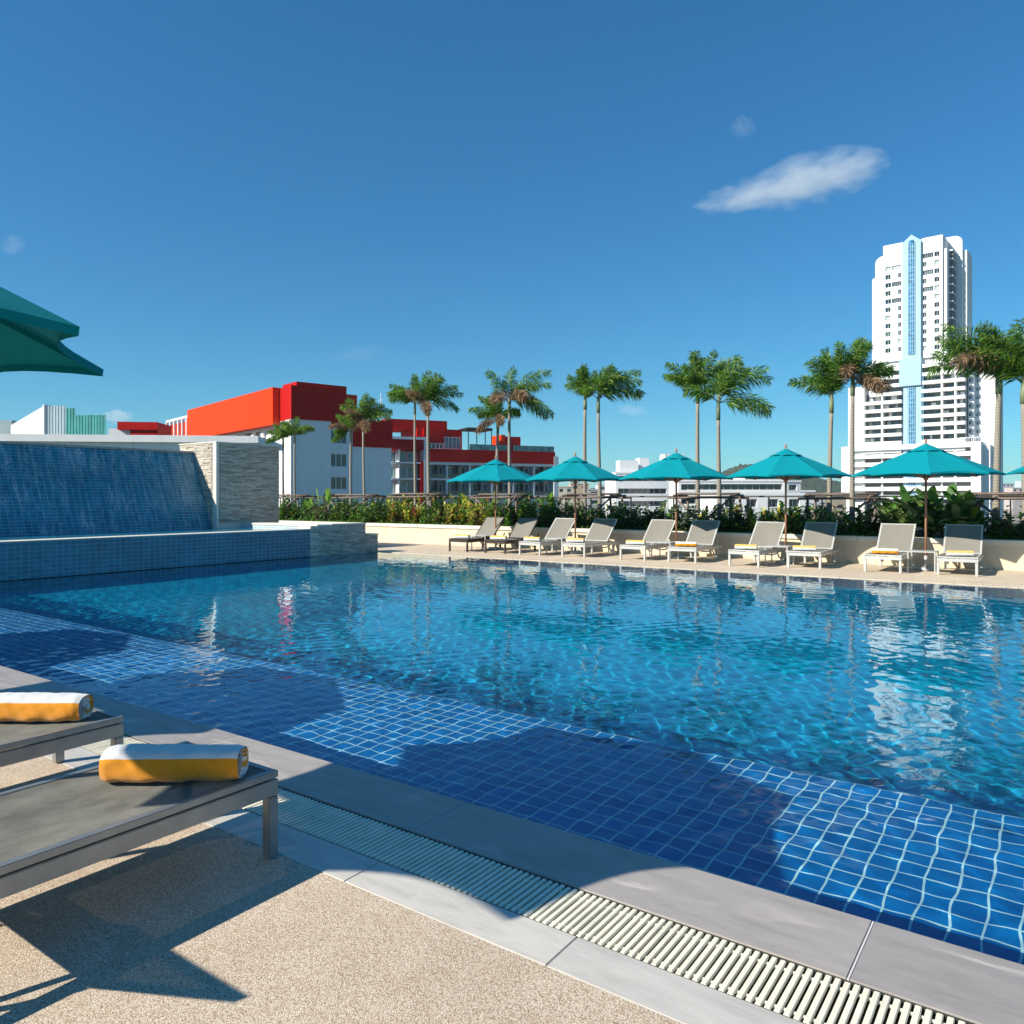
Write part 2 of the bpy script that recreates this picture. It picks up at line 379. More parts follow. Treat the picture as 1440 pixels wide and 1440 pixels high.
under(b, 'basin_wall', M['basin'], wf)
b = MB(); b.bbox(-17.02, -16.585, BY0, BY1, .735, .757, .006); under(b, 'basin_rim', M['cap'], wf)
b = MB()
H0, H1 = .70, 2.93
b.prism([(-20.2, BY0), (-20.2, 13.3), (-21.35, 13.3), (-21.35, BY0)], 0, H0)
b._add([(-20.2,BY0,H0),(-20.2,13.3,H0),(-21.15,13.3,H1),(-21.15,BY0,H1),(-21.5,BY0,H0),(-21.5,13.3,H0),(-21.5,13.3,H1),(-21.5,BY0,H1)],
       [(0,1,2,3),(4,7,6,5),(1,5,6,2),(0,3,7,4),(3,2,6,7)])
under(b, 'cascade_slope', M['casc'], wf)
b = MB(); b.bbox(-21.6, -21.12, BY0, 13.3, H1, H1+.06, .01); under(b, 'cascade_top', M['slate'], wf)
b = MB(); b.quad((-20.3,BY0,.70),(-17.0,BY0,.70),(-17.0,14.2,.70),(-20.3,14.2,.70))
N = NT('basin_water'); N.base((.02,.17,.27)); N.set(Roughness=.06, Specular_IOR_Level=.7); N.bump(N.noise(N.mapping(N.coord(), (1,3,1)), 5, 4), .6, .05)
under(b, 'basin_water', N.m, wf)
# thin running water over the slope: translucent streaks
N = NT('running_water'); co = N.coord(); st = N.noise(N.mapping(co, (1, 2.0, .35)), 2.4, 7, .72)
br = N.noise(N.mapping(co, (4, 9, 3)), 4, 3, .7)
fac = N.math('MULTIPLY', N.ramp(st, [(.47, (0,0,0)), (.66, (1,1,1))]), N.ramp(br, [(.38, (0,0,0)), (.65, (.75,.75,.75))]))
tr = N.node('ShaderNodeBsdfTransparent'); df = N.node('ShaderNodeBsdfDiffuse'); df.inputs[0].default_value = (.75,.85,.9,1)
mx = N.node('ShaderNodeMixShader'); N.link(fac, mx.inputs[0]); N.link(tr.outputs[0], mx.inputs[1]); N.link(df.outputs[0], mx.inputs[2]); N.link(mx.outputs[0], N.out.inputs[0])
b = MB(); b.quad((-20.19,BY0,H0+.01),(-20.19,13.28,H0+.01),(-21.14,13.28,H1),(-21.14,BY0,H1)); under(b, 'running_water', N.m, wf)
b = MB(); b.box(-20.3, -16.97, 14.2, 14.6, -.1, .80); b.mat = 1; b.box(-20.3, -17.4, 14.17, 14.2, .70, .80); b.mat = 2; b.bbox(-20.3, -16.6, 14.15, 14.62, .80, .86, .01)
b.box(-17.0, -16.6, 13.9, 14.2, -.3, .80)
under(b, 'basin_end_step', [M['cream'], M['mosaic'], M['cap']], wf)

def stone_mat():
    N = NT('split_stone'); g = N.node('ShaderNodeNewGeometry'); co = N.coord()
    c = N.ramp(g.outputs['Random Per Island'], [(0, (.32,.26,.20)), (.3, (.47,.41,.34)), (.6, (.58,.52,.44)), (.85, (.68,.62,.54)), (1, (.40,.32,.24))])
    n = N.ramp(N.noise(co, 16, 5, .7), [(.3, (.75,.75,.75)), (.7, (1.1,1.1,1.1))]); N.base(N.mix(1, c, n, 'MULTIPLY')); N.set(Roughness=.85)
    N.bump(N.noise(co, 45, 5, .7), .8, .01); return N.m
M['stone'] = stone_mat()
def cladding(name, parts, parent, rh=.030):
    """strips of split stone laid on a face; parts: (axis, fixed, a0, a1, z0, z1, outward sign)"""
    b = MB(); r_ = random.Random(3)
    for ax, fx, a0, a1, z0, z1, sg in parts:
        z = z0
        while z < z1-.01:
            h = min(rh*r_.uniform(.75, 1.2), z1-z); a_ = a0
            while a_ < a1-.01:
                l = min(r_.uniform(.12, .42), a1-a_); d = r_.uniform(.008, .034)
                p = (fx, fx+sg*d) if sg > 0 else (fx-d, fx)
                if ax == 'x': b.box(p[0], p[1], a_+.001, a_+l-.001, z+.001, z+h-.001)
                else: b.box(a_+.001, a_+l-.001, p[0], p[1], z+.001, z+h-.001)
                a_ += l
            z += h
    return under(b, name, M['stone'], parent)
sw = empty('stone_wall', (-20.6, 14.4, 0), label='tall wall clad in rough grey split stone beside the blue cascade', cat='wall')
b = MB(); b.box(-21.9, -20.0, 13.32, 15.5, 0, 3.2); under(b, 'wall_core', M['cap'], sw)
cladding('stone_cladding', [('x', -20.0, 13.40, 15.5, .86, 3.2, 1), ('y', 13.32, -21.85, -20.22, .70, 3.2, -1)], sw)
b = MB(); b.bbox(-20.16, -19.972, 13.28, 13.38, .70, 3.205, .01); under(b, 'corner_trim', M['cap'], sw)
b = MB(); b.bbox(-21.92, -19.98, 13.28, 15.52, 3.2, 3.24, .01); under(b, 'wall_cap', M['cap'], sw)
lw = empty('stone_wall', (-16.7, 15, 0), label='low grey split stone wall between the basin and the far lounger deck', cat='wall')
b = MB(); b.box(-17.1, -16.62, 13.92, 15.95, -.3, .83); b.box(-17.1, -16.62, 15.95, 16.45, -.3, .5); under(b, 'wall_core', M['cap'], lw)
cladding('stone_cladding', [('x', -16.62, 13.92, 15.95, -.1, .83, 1), ('x', -16.62, 15.95, 16.45, -.1, .5, 1)], lw)
b = MB(); b.bbox(-17.12, -16.58, 14.63, 15.97, .83, .87, .008); b.bbox(-17.12, -16.58, 15.975, 16.47, .50, .54, .008); under(b, 'wall_cap', M['cap'], lw)

pw = empty('planter_wall', (-10, YW, 0), label='long low cream planter wall behind the far row of loungers', cat='wall')
b = MB(); b.box(-31, 11, YW, YW+.22, -.3, .55); b.box(-31, 11, YW+2.9, YW+3.1, -3, .75); under(b, 'wall_body', M['cream'], pw)
b = MB(); x = -31
while x < 11: b.bbox(x, x+1.796, YW-.04, YW+.25, .55, .665, .012); x += 1.8
under(b, 'wall_cap', M['cap'], pw)
b = MB(); b.box(-31, 11, YW+.25, YW+2.9, .2, .60)
tag(b.build('planter_soil', M['soil']), kind='structure')
rl = empty('railing', (-10, YW+2.75, 0), label='thin black metal railing running behind the planted bed', cat='railing')
b = MB(); b.tube([(-30, YW+2.75, 1.64), (11, YW+2.75, 1.64)], .026, 8); under(b, 'rail', M['black'], rl)
b = MB(); b.tube([(-30, YW+2.75, 1.10), (11, YW+2.75, 1.10)], .010, 6); b.tube([(-30, YW+2.75, .85), (11, YW+2.75, .85)], .010, 6); under(b, 'rail', M['black'], rl)
x = -29.5
while x < 8:
    b = MB(); b.box(x-.018, x+.018, YW+2.73, YW+2.77, .6, 1.62); under(b, 'post', M['black'], rl); x += 1.5

# ------------------------------------------------------------------ buildings
class Wall:
    """a vertical facade plane: starts over pixel px0 at depth t0, runs at an angle ang (degrees, clockwise from the view axis)"""
    def __init__(s, px0, t0, ang):
        s.p = D(px0, 700, t0); s.p.z = 0; a_ = R(ang); c, q = math.cos(YAW), math.sin(YAW)
        r, f = math.sin(a_), math.cos(a_); s.d = Vector((r*c-f*q, r*q+f*c, 0)); n = Vector((-s.d.y, s.d.x, 0)); s.n = n if n.dot(s.p) > 0 else -n
        s.px0, s.t0, s.r, s.f = px0, t0, r, f
        if s.d.cross(s.n).z < 0: s.flip = True
        s.m = Matrix(((s.d.x, s.n.x, 0, s.p.x), (s.d.y, s.n.y, 0, s.p.y), (0, 0, 1, 0), (0, 0, 0, 1)))
    def s_(s, px):
        k = (px-720)/F_PX; r0 = (s.px0-720)/F_PX*s.t0
        return (k*s.t0-r0)/(s.r-k*s.f)
    def z_(s, px, py): return CAMZ+(700-py)*(s.t0+s.s_(px)*s.f)/F_PX
    def mb(s): b = MB(); b.m = s.m; return b
def holes_wall(b, s0, s1, z0, z1, holes, y0, y1):
    """wall slab between depths y0..y1 with rectangular openings"""
    xs = sorted({s0, s1, *[h[0] for h in holes], *[h[1] for h in holes]}); xs = [x for x in xs if s0 <= x <= s1]
    cols = []
    for xa, xb in zip(xs[:-1], xs[1:]):
        if xb-xa < 1e-4: continue
        hs = sorted([(h[2], h[3]) for h in holes if h[0] < (xa+xb)/2 < h[1]])
        z = z0
        for ha, hb in hs:
            if ha > z: b.box(xa, xb, y0, y1, z, ha)
            z = max(z, hb)
        if z < z1: b.box(xa, xb, y0, y1, z, z1)
def window(W, root, s0, s1, z0, z1, y=.15, n=2, glass='glass', fr=.05, frame='white'):
    b = W.mb(); b.box(s0, s1, y, y+.06, z0, z0+fr); b.box(s0, s1, y, y+.06, z1-fr, z1)
    for i in range(n+1):
        x = s0+(s1-s0-fr)*i/n; b.box(x, x+fr, y+.002, y+.058, z0+fr, z1-fr)
    o = under(b, 'window', M[frame], root)
    b = W.mb(); b.box(s0+.01, s1-.01, y+.025, y+.035, z0+.01, z1-.01); g = b.build('pane', M[glass]); g.parent = o
    return o
ZG = -15.0
# --- red and white hotel
W = Wall(409, 100, 55); hb = empty('hotel_building', W.p, label='red and white hotel block with a long orange-red lit side beyond the planter', cat='building')
Wl = Wall(409, 100, 140)          # lit side, runs left and away (negative s)
z = W.z_
sA = W.s_(465.6); sB = W.s_(497); sC = W.s_(551)
zr0 = z(424, 590); zr1 = z(409, 541.5)
b = W.mb(); holes = []
wz = [(z(476,a_), z(476,c_)) for a_, c_ in ((623.8,604.4),(656.5,637.7),(688.3,670.4))]; ws0, ws1 = W.s_(465.8), W.s_(489)
holes = [(ws0, ws1, a_, c_) for a_, c_ in wz]
b.box(0, sA-.01, 0, 14, ZG, zr0); holes_wall(b, sA, sB, ZG, z(480,597.5), holes, .25, .65); b.box(sA, sB, .66, 14, ZG, z(480,597.5)); b.box(sB+.01, sC, .1, 14, ZG, z(525,629))
under(b, 'wall', M['white'], hb)
for a_, c_ in wz: window(W, hb, ws0, ws1, a_, c_, y=.35, n=3, fr=.09)
b = W.mb(); b.box(0, sA, -.12, 13.9, zr0, zr1); b.box(sA+.01, sB, .15, 13.9, z(480,597.5), z(476,583)); b.box(sB+.01, sC+.1, -.02, 13.9, z(525,629), z(525,590.5))
under(b, 'red_facade', M['red'], hb)
b = Wl.mb(); zz = Wl.z_
sw0, sw1 = Wl.s_(268.5), Wl.s_(389.5); orz1 = zz(389.5, 545); orz0 = zz(389.5, 597)
b.box(sw0, sw1, -.6, 12, orz0, orz1); under(b, 'sunlit_red_facade', M['orange'], hb)
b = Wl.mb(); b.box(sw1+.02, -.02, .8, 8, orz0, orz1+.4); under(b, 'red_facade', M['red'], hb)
b = Wl.mb(); s1_ = Wl.s_(396); holes = []
x = sw0+1
while x < s1_-3.4:
    holes.append((x, x+2.6, orz0-2.7, orz0-.35)); holes.append((x, x+2.6, orz0-6.0, orz0-3.6)); x += 3.6
holes_wall(b, sw0-.5, -.05, ZG, orz0-.02, holes, .5, .9); b.box(sw0-.5, -.2, 2.4, 11, ZG, orz0-.03)
under(b, 'wall', M['white'], hb)
for i, h in enumerate(holes):
    if i % 2 == 0: window(Wl, hb, h[0], h[1], h[2], h[3], y=1.4, n=3, fr=.08, glass='teal_glass')
b = Wl.mb(); b.box(sw0-14, sw0-.02, .2, 9, orz0-6, orz0+3.4); under(b, 'sunlit_red_facade', M['orange'], hb)
b = Wl.mb()
for i in range(7): b.box(sw0-14+i*2.3, sw0-13.6+i*2.3, -.1, .18, orz0+.2, orz0+4.3)
b.box(sw0-14, sw0-.02, -.1, .18, orz0+3.9, orz0+4.3); under(b, 'parapet', M['white'], hb)
tw_p = W.m @ Vector((W.s_(484), 6, z(476,583)))
b = MB(); b.m = Matrix.Translation(tw_p); b.smooth = True
b.tube([(0,0,0),(0,0,.35),(0,0,.8),(0,0,1.2),(0,0,1.45)], [.75,.8,.8,.55,.1], 16); tag(b.build('water_tank', M['white']), 'white domed water tank on the red hotel roof beside a palm crown', 'tank')
ap = W.m @ Vector((W.s_(548.5), 3, z(525,590))); b = MB(); b.m = Matrix.Translation(ap); b.tube([(0,0,0),(0,0,4.2)], .05, 6)
b.tube([(-.4,0,3.2),(.4,0,3.2)], .03, 5); tag(b.build('antenna', M['white']), 'thin white mast antenna on the roof of the red hotel', 'antenna')
# --- balcony wing
V = Wall(545, 140, 66); z = V.z_; s = V.s_
cb = empty('hotel_building', V.p, label='red topped hotel wing with stacked white balconies behind the leftmost far umbrellas', cat='building')
sE = s(779); red0, red1 = z(600,649), z(600,631); fl = [red0, z(600,673), z(600,694.5)]; fh = fl[0]-fl[1]
sP0, sP1 = s(591.5), s(603)
b = V.mb(); b.box(0, sE, 2.0, 16, ZG, red0-.05); under(b, 'back_wall', M['white'], cb)
b = V.mb()
zf = [red0-fh*k for k in range(0, 7)]
b.box(sP1, sE, 0, 2.0, red0-.55, red0-.02)
for k in range(1, 7): b.box(sP1, sE, -.05, 1.99, zf[k]-.28, zf[k]+.05)
zL = [z(572,632), z(572,650), z(572,672.8), z(572,694.5)]
for q in zL[1:]: b.box(s(551), sP0, 0, 1.99, q-.22, q+.05)
b.box(s(596), sP1, -.15, 1.99, ZG, z(600,615)); b.box(s(551), s(603), -.3, .4, z(575,618), z(575,614.5)); b.box(sE-.1, sE+.9, -.25, 16, ZG, z(779,642))
piers = [628.5, 661, 692, 722, 751]
for p in piers: b.box(s(p)-.14, s(p)+.14, -.02, 1.98, ZG, red0-.56)
b.box(s(561), s(561)+.2, 0, 1.9, ZG, zL[0]); under(b, 'balcony_frame', M['white'], cb)
b = V.mb(); b.box(sP0, s(596)-.02, -.1, 1.9, ZG, red0); under(b, 'red_pier', M['red'], cb)
b = V.mb(); b.box(-1, sP1, 0, 15, zL[0], z(575,618)-.01); b.box(sP1+.01, sE+.2, -.2, 15, red0, red1)
b.box(s(595), s(660), 4, 15, red1+.01, z(628,601)); b.box(s(552), s(641), 5, 15, z(600,600), z(600,587)); b.box(s(603.5), s(633), 3.5, 3.98, z(615,612), z(628,601))
b.box(s(722), s(744), 4, 9, red1, z(733,612)); under(b, 'red_facade', M['red'], cb)
b = V.mb(); b.box(s(716), s(722)-.05, 3.9, 9.1, red1, z(733,612)+.3); under(b, 'sunlit_red_facade', M['orange'], cb)  # left side of the roof block, sunlight painted in by the brighter red
window(V, cb, s(603.5), s(632), z(615,629.5), z(615,621.5), y=3.4, n=5, fr=.09); window(V, cb, s(634), s(657), z(645,630), z(645,612.5), y=3.75, n=4, fr=.12, glass='teal_glass')
b = V.mb(); b.box(s(661), s(697), 1.5, 6, z(680,604), z(680,602)); 
for p in (663, 675, 687, 696): b.box(s(p)-.07, s(p)+.07, 1.6, 1.75, red1, z(680,604)-.01)
for k in range(14): b.box(s(661)+k*.36*(s(697)-s(661))/5, s(661)+k*.36*(s(697)-s(661))/5+.08, .9, 6.4, z(680,602)+.01, z(680,602)+.16)
under(b, 'pergola', M['black'], cb)
b = V.mb(); b.box(s(660), s(713), -.1, -.06, red1, red1+1.1); b.box(s(722), sE, -.1, -.06, red1, red1+1.1); under(b, 'glass_balustrade', M['teal_glass'], cb)
# glazing and balustrades, bay by bay
edges = [sP1]+[s(p) for p in piers]+[sE-.1]
for k in range(2):
    zb, zt = zf[k+1]+.06, zf[k]-.30 if k else red0-.58
    for x0, x1 in zip(edges[:-1], edges[1:]):
        mid = (x0+x1)/2
        for xa, xb in ((x0+.35, mid-.12), (mid+.12, x1-.35)): window(V, cb, xa, xb, zb, zb+2.2, y=1.9, n=2, fr=.09, glass='teal_glass')
        bb = V.mb(); bb.box(x0+.16, x1-.16, .02, .05, zb, zb+.85); bb.box(mid-.05, mid+.05, .1, 1.9, zb, zt); under(bb, 'balustrade', M['glass'], cb)
for k in range(3):
    zb = zL[k+1]+.06
    for xa, xb in ((s(551)+.3, s(561)-.1), (s(562)+.2, s(576)-.1), (s(577), sP0-.2)): window(V, cb, xa, xb, zb, min(zb+2.2, zL[k]-.3), y=1.9, n=2, fr=.09, glass='teal_glass')

# --- tower
T = Wall(1283, 280, 130.5); z, s = T.z_, T.s_
tb = empty('tower_building', T.p, label='very tall white apartment tower with a blue glazed central strip', cat='tower')
zt = lambda y: CAMZ+(700-y)*280/F_PX
FH = 3.02
sl0, sl1, sr0, sr1 = s(1242), s(1269.5), s(1296.5), s(1325.5)
ztop = zt(338); zlow = zt(505)
holesU = []
zrow = [zt(375)-i*FH for i in range(11)]
for i, zr in enumerate(zrow):
    if i in (0, 2, 4): holesU += [(s(1245), s(1253), zr-.1, zr+1.55), (s(1253)+.3, s(1267.5), zr-.1, zr+1.55)]
    else: holesU += [(s(1245), s(1252.3), zr-.1, zr+1.55), (s(1263), s(1267.5), zr-.1, zr+1.55)]
zrowR = [zt(366)-i*FH for i in range(12)]
for i, zr in enumerate(zrowR):
    if i in (0, 2, 4): holesU += [(s(1297.5), s(1312.5), zr-.1, zr+1.55), (s(1314), s(1321), zr-.1, zr+1.55)]
    else: holesU += [(s(1297.5), s(1303), zr-.1, zr+1.55), (s(1314), s(1321), zr-.1, zr+1.55)]
b = T.mb()
holes_wall(b, sl0, sl1, zlow, ztop, [h for h in holesU if h[1] < 0], 0, .6); holes_wall(b, sr0, sr1, zlow, ztop, [h for h in holesU if h[0] > 0], 0, .6)
b.box(sl0, sr1, 1.0, 20, zlow-3, ztop-.02)
# rounded left shoulder
def arc_poly(x0, x1, z0, z1, r, left=True):
    pts = [(x0, z0), (x1, z0)]
    if left:
        pts += [(x1, z1)]+[(x0+r-r*math.sin(a_), z1-r+r*math.cos(a_)) for a_ in [i*math.pi/16 for i in range(9)]]
    else:
        pts += [(x1-r+r*math.cos(a_), z1-r+r*math.sin(a_)) for a_ in [i*math.pi/16 for i in range(9)]]+[(x0, z1)]
    return pts
def ext(b, pts, y0, y1):
    n = len(pts); b._add([(p[0], y0, p[1]) for p in pts]+[(p[0], y1, p[1]) for p in pts], [tuple(range(n)), tuple(reversed(range(n, 2*n)))]+[(i, n+i, n+(i+1)%n, (i+1)%n) for i in range(n)])
ext(b, arc_poly(s(1230.5), sl0-.02, zlow, zt(352), 2.6), .3, 15); ext(b, arc_poly(s(1225.5), s(1230.5)-.02, zlow, zt(381), .9), .9, 14)
# right: recessed balcony column and rear rounded slab
b.box(sr1+.02, s(1331), .8, 8, zlow, zt(357))
x0_ = sr1+.6
ext(b, arc_poly(s(1322), s(1346), zlow, zt(333), 2.6, False), 9, 10.2); b.box(s(1340), s(1351.5), 10.3, 20, zlow, zt(354))
for i in range(13): b.box(sr1+.3, s(1337), 3.5, 8.9, zt(357)-i*FH-.45, zt(357)-i*FH)
under(b, 'wall', M['twhite'], tb)
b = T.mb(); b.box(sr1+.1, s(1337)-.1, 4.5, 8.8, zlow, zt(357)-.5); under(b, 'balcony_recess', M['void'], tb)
nwin = 0; M['mid_glass'] = glass_mat('mid_glass', (.07,.10,.11), .15)
for h in holesU:
    window(T, tb, h[0], h[1], h[2], h[3], y=.35, n=2 if h[1]-h[0] < 3 else 5, fr=.09, frame='white', glass=random.choice(['glass','glass','glass','mid_glass','curtain'])); nwin += 1
# central strip with gable
b = T.mb(); gp = [(s(1270), zlow), (s(1296), zlow), (s(1296), zt(341)), (s(1283), zt(331)), (s(1270), zt(341))]
ext(b, gp, -1.2, .98); b.box(s(1266), s(1296.5), -1.6, 1, zt(543), zt(504)); b.box(s(1271), s(1277), -.8, 1, ZG, zt(543)-.02); b.box(s(1289), s(1296.5), -.8, 1, ZG, zt(543)-.02)
under(b, 'central_pier', M['lilac'], tb)
def glazed(x0, x1, z0, z1, y, nx_, fhh):
    bb = T.mb(); bb.box(x0, x1, y, y+.2, z0, z1); o = under(bb, 'glass_strip', M['blue_glass'], tb)
    bb = T.mb()
    for i in range(nx_+1): xx = x0+(x1-x0)*i/nx_; bb.box(xx-.07, xx+.07, y-.08, y-.002, z0, z1)
    q = z0
    while q < z1: bb.box(x0, x1, y-.07, y-.001, q, q+.12); q += fhh
    g = bb.build('mullions', M['lilac']); g.parent = o
glazed(s(1278.6), s(1287.6), zt(499), zt(343), -1.45, 3, 1.5)
bb = T.mb(); ext(bb, [(s(1278.6), zt(343)), (s(1287.6), zt(343))]+[((s(1278.6)+s(1287.6))/2+(s(1287.6)-s(1278.6))/2*math.cos(a_), zt(343)+1.1*math.sin(a_)) for a_ in [i*math.pi/8 for i in range(1, 8)]], -1.45, -1.25); under(bb, 'glass_strip', M['blue_glass'], tb)
glazed(s(1278.6), s(1287.6), ZG, zt(543.5), -.95, 3, 1.5)
bb = T.mb(); bb.box(s(1277)+.02, s(1289)-.02, -.7, .95, ZG, zt(543)-.03); under(bb, 'central_pier', M['lilac'], tb)
# lower part: continuous balconies
L0, L1, R0, R1 = s(1214), s(1268.5), s(1296.8), s(1358)
nf = 11
b = T.mb()
for i in range(nf):
    zz0 = zt(512)-i*FH*1.0
    for xa, xb in ((L0+(2.5 if i < 4 else 0), L1), (R0, R1)): b.box(xa, xb, -1.0, 1.2, zz0-1.80, zz0-.55)
b.box(L0, L1, 2.6, 18, ZG, zlow); b.box(R0, R1-.4, 2.6, 18, ZG, zlow)
for p in (1241, 1325, 1344): b.box(s(p)-.3, s(p)+.3, -.8, 2.6, ZG, zlow-.4)
b.box(s(1193.5), L0-.03, -.6, 14, ZG, zt(538)); b.box(L0-.02, s(1216.5), -.9, 2, ZG, zt(520))
b.box(R1+.02, s(1366), 4, 16, ZG, zt(520)); b.box(s(1366)+.02, s(1397), 7, 20, ZG, zt(515))
under(b, 'wall', M['twhite'], tb)
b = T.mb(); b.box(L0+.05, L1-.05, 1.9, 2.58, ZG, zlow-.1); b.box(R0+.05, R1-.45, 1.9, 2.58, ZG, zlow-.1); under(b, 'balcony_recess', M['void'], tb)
bb = T.mb(); rq = random.Random(4)
for i in range(nf):
    zf_ = zt(512)-i*FH-.55
    for xa, xb in ((L0+.1, L1-.2), (R0+.1, R1-.6)):
        q = xa
        while q < xb-1:
            wq = rq.uniform(.6, 2.2); bb.mat = rq.choice([0,0,1,2,3]); bb.box(q, min(xb, q+wq), 1.78-.3*rq.random()*(bb.mat == 3), 1.89, zf_-.1, zf_+1.9*rq.uniform(.55, 1)); q += wq+rq.uniform(.1, .7)
tag(under(bb, 'balcony_doors', [M['glass'], M['curtain'], M['mid_glass'], M['twhite']], tb), kind='stuff')
for i in range(nf):
    zz0 = zt(512)-i*FH
    bb = T.mb()
    bb.box(s(1368.2), s(1370.2), 6.85, 6.98, zz0-1.6, zz0-.5); bb.box(s(1359.5), s(1362.5), 3.85, 3.98, zz0-1.6, zz0-.5); under(bb, 'window', M['glass'], tb)
# podium block in front
b = T.mb(); zpt = zt(625); P0_, P1_ = s(1185.5), s(1381)
b.box(P0_, P1_, -2.0, -1.4, zpt-1.8, zpt); 
for i in range(1, 7): b.box(P0_+4, P1_-3, -2.2, -.3, zpt-i*FH-1.75, zpt-i*FH-.25)
b.box(P0_, P0_+4, -2.1, 10, ZG, zpt-.02); b.box(P1_-3, P1_, -2.1, 10, ZG, zpt-.02); b.box(P0_+4, s(1268), 1.3, 2.2, ZG, zpt-.1) ; b.box(s(1298), P1_-3, -.1, 12, ZG, zpt-.1)
b.box(P1_+.02, s(1391), 2, 14, ZG, zpt-1)
under(b, 'podium', M['twhite'], tb)
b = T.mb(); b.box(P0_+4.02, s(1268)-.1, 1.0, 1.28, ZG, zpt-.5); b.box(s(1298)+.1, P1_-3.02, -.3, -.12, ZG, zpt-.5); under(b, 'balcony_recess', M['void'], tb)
b = T.mb()
for i in range(12): xx = s(1350)+i*(s(1378)-s(1350))/11; b.box(xx-.05, xx+.05, -1.9, -1.8, zpt, zpt+1.4)
b.box(s(1350), s(1378), -1.95, -1.75, zpt+1.4, zpt+1.6); under(b, 'roof_railing', M['twhite'], tb)

# --- plain white blocks of the town: (px0, px1, ytop, depth, angle, floor px, label)
def block(px0, px1, ytop, t0, ang, label, floors=3, deep=10, mat='white', ribbon=True, extra=None, name='town_building', dx=0):
    Wd = Wall(px0, t0, ang); zz = Wd.z_; x1 = Wd.s_(px1); top = CAMZ+(700-ytop)*t0/F_PX
    root = empty(name, Wd.p, label=label, cat='building')
    b = Wd.mb(); hs = []; fh_ = 3.1
    for i in range(floors):
        zt_ = top-.9-i*fh_
        if ribbon: hs.append((.6, x1-.6, zt_-1.3, zt_))
        else:
            n = max(1, int(x1/3))
            for k in range(n): hs.append((x1*(k+.25)/n, x1*(k+.75)/n, zt_-1.3, zt_))
    holes_wall(b, 0, x1, ZG, top, hs, 0, .5); b.box(0, x1, 1.2, deep, ZG, top-.02); b.box(.0, x1, .5, 1.19, top-.3, top-.01); b.box(0, .25, .5, 1.19, ZG, top-.3); b.box(x1-.25, x1, .5, 1.19, ZG, top-.3)
    b.box(-.15, x1+.15, -.15, 0-.003, top-.35, top+.12)
    if extra:
        for (pa, pb, yt, d0) in extra: b.box(Wd.s_(pa), Wd.s_(pb), d0, d0+4, top, CAMZ+(700-yt)*t0/F_PX)
    under(b, 'wall', M[mat], root)
    for h in hs: window(Wd, root, *h, y=.7, n=max(2, int((h[1]-h[0])/1.5)), fr=.07)
    return root
block(866, 941, 664, 190, 84, 'stepped white block with rooftop boxes behind the second and third umbrellas', 3, extra=[(873,899,647,1),(905.5,919,642.5,4)], deep=12)
block(936, 985, 652, 230, 80, 'pale block rising just behind the middle umbrella canopy', 3, extra=[(938,966,638,2)], deep=12)
block(954, 1104, 675, 170, 93, 'long low white building behind the wooden palm supports', 3, deep=14, extra=[(985,1002,668,2),(1040,1056,667,5)])
block(1012, 1132, 694, 125, 88, 'white roof storey just above the hedge beside the fourth umbrella pole', 2, deep=12, ribbon=False)
block(1104, 1126, 676, 180, 80, 'small white block at the foot of the green hill', 3, deep=9, ribbon=False)
block(1126, 1146, 690, 210, 86, 'low grey-white building between the hill and the tower', 2, deep=9, ribbon=False)
small = [(784,806,684,300),(803,828,680,330),(826,846,688,280),(842,868,682,350),(1398,1412,688,420),(1410,1426,680,600),(1424,1440,686,500),(1436,1462,676,700),(1134,1160,696,240),(1160,1190,693,260)]
adj = ['pale cream', 'tan roofed', 'greyish', 'white walled', 'dull beige', 'small hazy', 'faint pinkish', 'faint bluish', 'low whitish', 'dim ochre']
wh = ['seen right of the red hotel wing', 'left of the second umbrella pole', 'behind the second umbrella pole', 'just right of the second umbrella pole', 'at the right foot of the tower', 'on the skyline right of the tower', 'under the rightmost umbrella tip', 'on the far right edge', 'left of the tower base', 'against the left side of the tower base']
tints = [(.62,.56,.46), (.5,.38,.28), (.45,.45,.45), (.66,.66,.66), (.5,.45,.38), (.5,.52,.55), (.55,.48,.46), (.5,.55,.6), (.6,.6,.6), (.45,.38,.28)]
for (a_, c_, y_, t_), q, w_, tc in zip(small, adj, wh, tints):
    M['tmp_%s' % q] = stucco('town_paint', tc, .1)
    rt = block(a_, c_, y_, t_, 86, '%s town house %s' % (q, w_), 2, 8, 'tmp_%s' % q, False, name='town_house'); rt['group'] = 'small distant town houses'
# --- left: parapet roof building, shed, red roof
Wd = Wall(-260, 52, 84); pb = empty('rooftop_building', Wd.p, label='long white flat-roofed building behind the cascade wall', cat='building')
zt0 = CAMZ+(700-608)*52/F_PX
x1 = Wd.s_(363); b = Wd.mb(); b.box(0, x1-.3, .3, 9, ZG, zt0-.5); b.box(-.2, x1, 0, 9.3, zt0-.49, zt0); under(b, 'wall', M['white'], pb)
b = Wd.mb(); 
for q in (0.42, .56, .7, .84): b.box(x1*q, x1*q+.05, .26, .298, ZG, zt0-.5)
under(b, 'downpipe', M['sealant'], pb)
Wd = Wall(15, 62, 92); sh = empty('roof_shed', Wd.p, label='white lean-to wall with pale and green translucent sheets on the left roof', cat='shed')
k = 62/F_PX; x63, x105, x147 = Wd.s_(63), Wd.s_(105), Wd.s_(150)
b = Wd.mb(); ext(b, [(0, 3), (x63, 3), (x63, CAMZ+k*130), (0, CAMZ+k*102)], 0, .3); b.box(x63-.12, x63, -.1, 3, 3, CAMZ+k*131); under(b, 'wall', M['white'], sh)
M['sheet_a'] = stucco('pale_sheet', (.42,.52,.55), .2); M['sheet_b'] = stucco('green_sheet', (.10,.38,.34), .25, sc=1)
